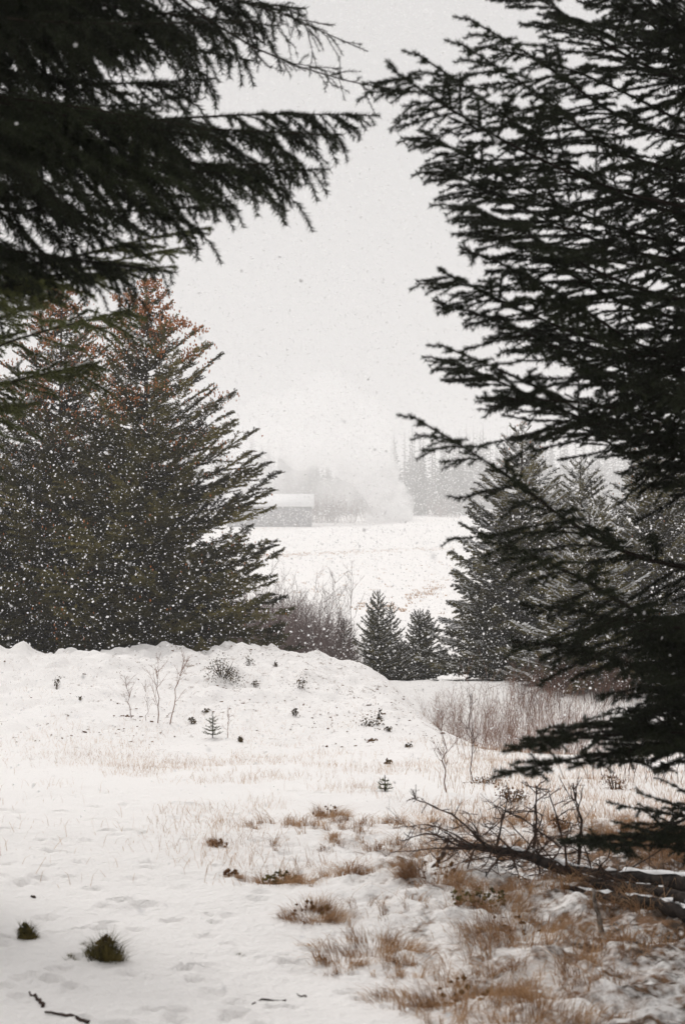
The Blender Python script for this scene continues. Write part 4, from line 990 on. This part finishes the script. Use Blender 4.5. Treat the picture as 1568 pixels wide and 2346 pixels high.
DB((1345, 2090), (1330, 2005), 6.85, 0.009, 927, 9, 0.6); DB((1440, 2110), (1410, 2035), 6.6, 0.009, 928, 9, 0.6); DB((1530, 2120), (1500, 2055), 6.4, 0.009, 929, 9, 0.6); DB((1105, 1885), (1180, 1955), 7.2, 0.006, 930, 10, 0.45)
DB((1240, 1880), (1200, 1960), 7.1, 0.006, 931, 10, 0.45); DB((1380, 2100), (1300, 2010), 6.9, 0.010, 932, 9, 0.4); DB((1480, 2095), (1380, 2040), 6.7, 0.010, 933, 9, 0.4)
rgb = np.random.default_rng(77)
for k in range(34):                                             # the tangle of thin dead twigs round the trunk
    u = rgb.uniform(0.0, 0.8); i = int(u * (len(c) - 1)); b0 = c[i]; dv = norm(np.array([rgb.normal(-0.3, 0.8), rgb.normal(-0.2, 0.5), rgb.normal(0.12, 0.5)]))
    l = rgb.uniform(0.18, 0.5); tp_ = b0 + dv * l; tp_[2] = max(tp_[2], float(height(tp_[0], tp_[1])) + 0.01)
    dead_branch(e, o0, [b0, (b0 + tp_) / 2 + rgb.normal(0, 0.02, 3), tp_], 0.0042, 2000 + k, 7, 0.5)
log('second fallen trunk lying below the main one at the right edge', [(1290, 2052, 6.75), (1390, 2078, 6.5), (1480, 2110, 6.25), (1580, 2135, 6.0), (1720, 2165, 5.7)], [0.012, 0.020, 0.028, 0.034, 0.04], 902, gl, 0.6)
log('dark fallen trunk between the two snowy ones at the right edge', [(1330, 2030, 6.9), (1430, 2066, 6.6), (1580, 2105, 6.25), (1740, 2140, 5.9)], [0.018, 0.03, 0.04, 0.045], 903, gl, 0.12)

def stick(label, pts, r, mt, name='stick', group='sticks on the trodden snow', upright=False):
    w = np.array([ground_hit(px, py) for px, py in pts]) if not upright else None
    if upright:
        b = ground_hit(*pts[-1]); w = np.array([P(px, py, b[1]) for px, py in pts]); w[-1, 2] -= 0.04
    else: w[:, 2] = height(w[:, 0], w[:, 1]) + r * 0.9
    c = smooth_line(w, 10) if len(w) > 2 else np.linspace(w[0], w[1], 10); c = c + np.random.default_rng(len(label)).normal(0, 0.003, c.shape); c0 = c[0].copy()
    tag(obj(name, mesh_np(name, *tube(c - c0, r * np.linspace(0.6, 1.1, 10), 6), [mt]), loc=c0), label, 'stick', group)
stick('short dark stick slanting in the snow near the left bottom corner', [(70, 2280), (86, 2290), (101, 2308)], 0.006, M_STICK)
stick('long dark stick along the bottom edge at left', [(104, 2322), (160, 2328), (207, 2338)], 0.006, M_STICK)
stick('thin kinked twig in the snow at bottom centre', [(578, 2302), (592, 2292), (655, 2293)], 0.004, M_STICK)
stick('short twig right of the kinked one', [(680, 2282), (700, 2285)], 0.003, M_STICK)
stick('tiny dark stick at the left edge of the snow', [(70, 2056), (82, 2058)], 0.006, M_STICK)
stick('pale lichen spotted stick stuck upright before the fallen trunks', [(1357, 2036), (1366, 2085), (1382, 2132)], 0.012, M_PALE, 'upright_stick', 'sticks by the brush pile', True)

# ------------------------------------------------------------------ falling snow
def plates(c, r, rg, k):
    """thin slightly cupped ice plates with k corners, turned every way"""
    n = len(c); nr = norm(rg.normal(size=(n, 3))); u = norm(np.cross(nr, rg.normal(size=(n, 3)))); w = np.cross(nr, u)
    a = np.arange(k) * 2 * PI / k; rr = r[:, None] * rg.uniform(0.7, 1.2, (n, k)); el = rg.uniform(0.8, 1.3, n)[:, None]
    ring = c[:, None] + (rr * el * np.cos(a))[..., None] * u[:, None] + (rr / el * np.sin(a))[..., None] * w[:, None]
    v = np.concatenate([(c + nr * (0.25 * r)[:, None])[:, None], ring], 1).reshape(-1, 3)
    j = np.arange(k); f = np.stack([np.zeros(k, int), 1 + j, 1 + (j + 1) % k], -1)
    return v, (f[None] + (np.arange(n) * (k + 1))[:, None, None]).reshape(-1, 3)
def flakes(name, label, d, size, seed, wide, bands):
    rg = np.random.default_rng(seed); n = len(d)
    x = (rg.random(n) * 2 - 1) * (784 / FPX * d * wide + 0.3); z = EYE + (rg.uniform(-1250, 1320, n) / FPX) * d
    k = z > height(x, d) + 0.03; d, x, z, size = d[k], x[k], z[k], size[k]; n = len(d)
    c = np.stack([x, d, z], -1); b = MB()
    for lo, hi, base in bands:
        w = (d >= lo) & (d < hi)
        if w.any(): b.add(*plates(c[w], size[w], rg, base))
    tag(obj(name, b.mesh(name, [M_FLAKE])), label, 'snowflakes', kind='stuff')
def fl_near():
    rg = np.random.default_rng(1001); n = 150000; d0, d1 = 1.8, 36.0
    d = (d0 ** 3 + (d1 ** 3 - d0 ** 3) * rg.random(n)) ** (1 / 3.0); r = 0.0097 * np.exp(np.clip(rg.normal(0, 0.45, n), -1, 0.8)) * np.clip(d / 20.0, 0.32, 1)
    flakes('falling_snow', 'white snowflakes falling all through the clearing', d, r, 1003, 1.25, [(0, 14, 8), (14, 22, 5), (22, 99, 3)])
fl_near()
def fl_far():
    rg = np.random.default_rng(1002); n = 200000; d = rg.uniform(36, 540, n); r = d * 0.00058 * np.exp(rg.normal(0, 0.25, n))
    flakes('distant_falling_snow', 'fine snowfall far off over the field', d, r, 1004, 1.12, [(0, 999, 3)])
fl_far()

# ------------------------------------------------------------------ snowy air
def haze():
    B_ = 2050.0; v = np.array([[-B_, -B_, -8], [B_, -B_, -8], [B_, B_, -8], [-B_, B_, -8], [-B_, -B_, 130], [B_, -B_, 130], [B_, B_, 130], [-B_, B_, 130]], float)
    f = np.array([[0, 3, 2], [0, 2, 1], [4, 5, 6], [4, 6, 7], [0, 1, 5], [0, 5, 4], [1, 2, 6], [1, 6, 5], [2, 3, 7], [2, 7, 6], [3, 0, 4], [3, 4, 7]])
    m = bpy.data.materials.new('haze'); m.use_nodes = True; nt = m.node_tree
    for n in list(nt.nodes): nt.nodes.remove(n)
    out = nt.nodes.new('ShaderNodeOutputMaterial'); pv = nt.nodes.new('ShaderNodeVolumePrincipled')
    pv.inputs['Color'].default_value = (0.985, 0.985, 0.985, 1); pv.inputs['Density'].default_value = 0.00115; pv.inputs['Anisotropy'].default_value = 0.1
    nt.links.new(pv.outputs['Volume'], out.inputs['Volume'])
    tag(obj('haze', mesh_np('haze', v, f, [m])), 'pale snowy air filling the valley', 'haze', kind='stuff')
haze()
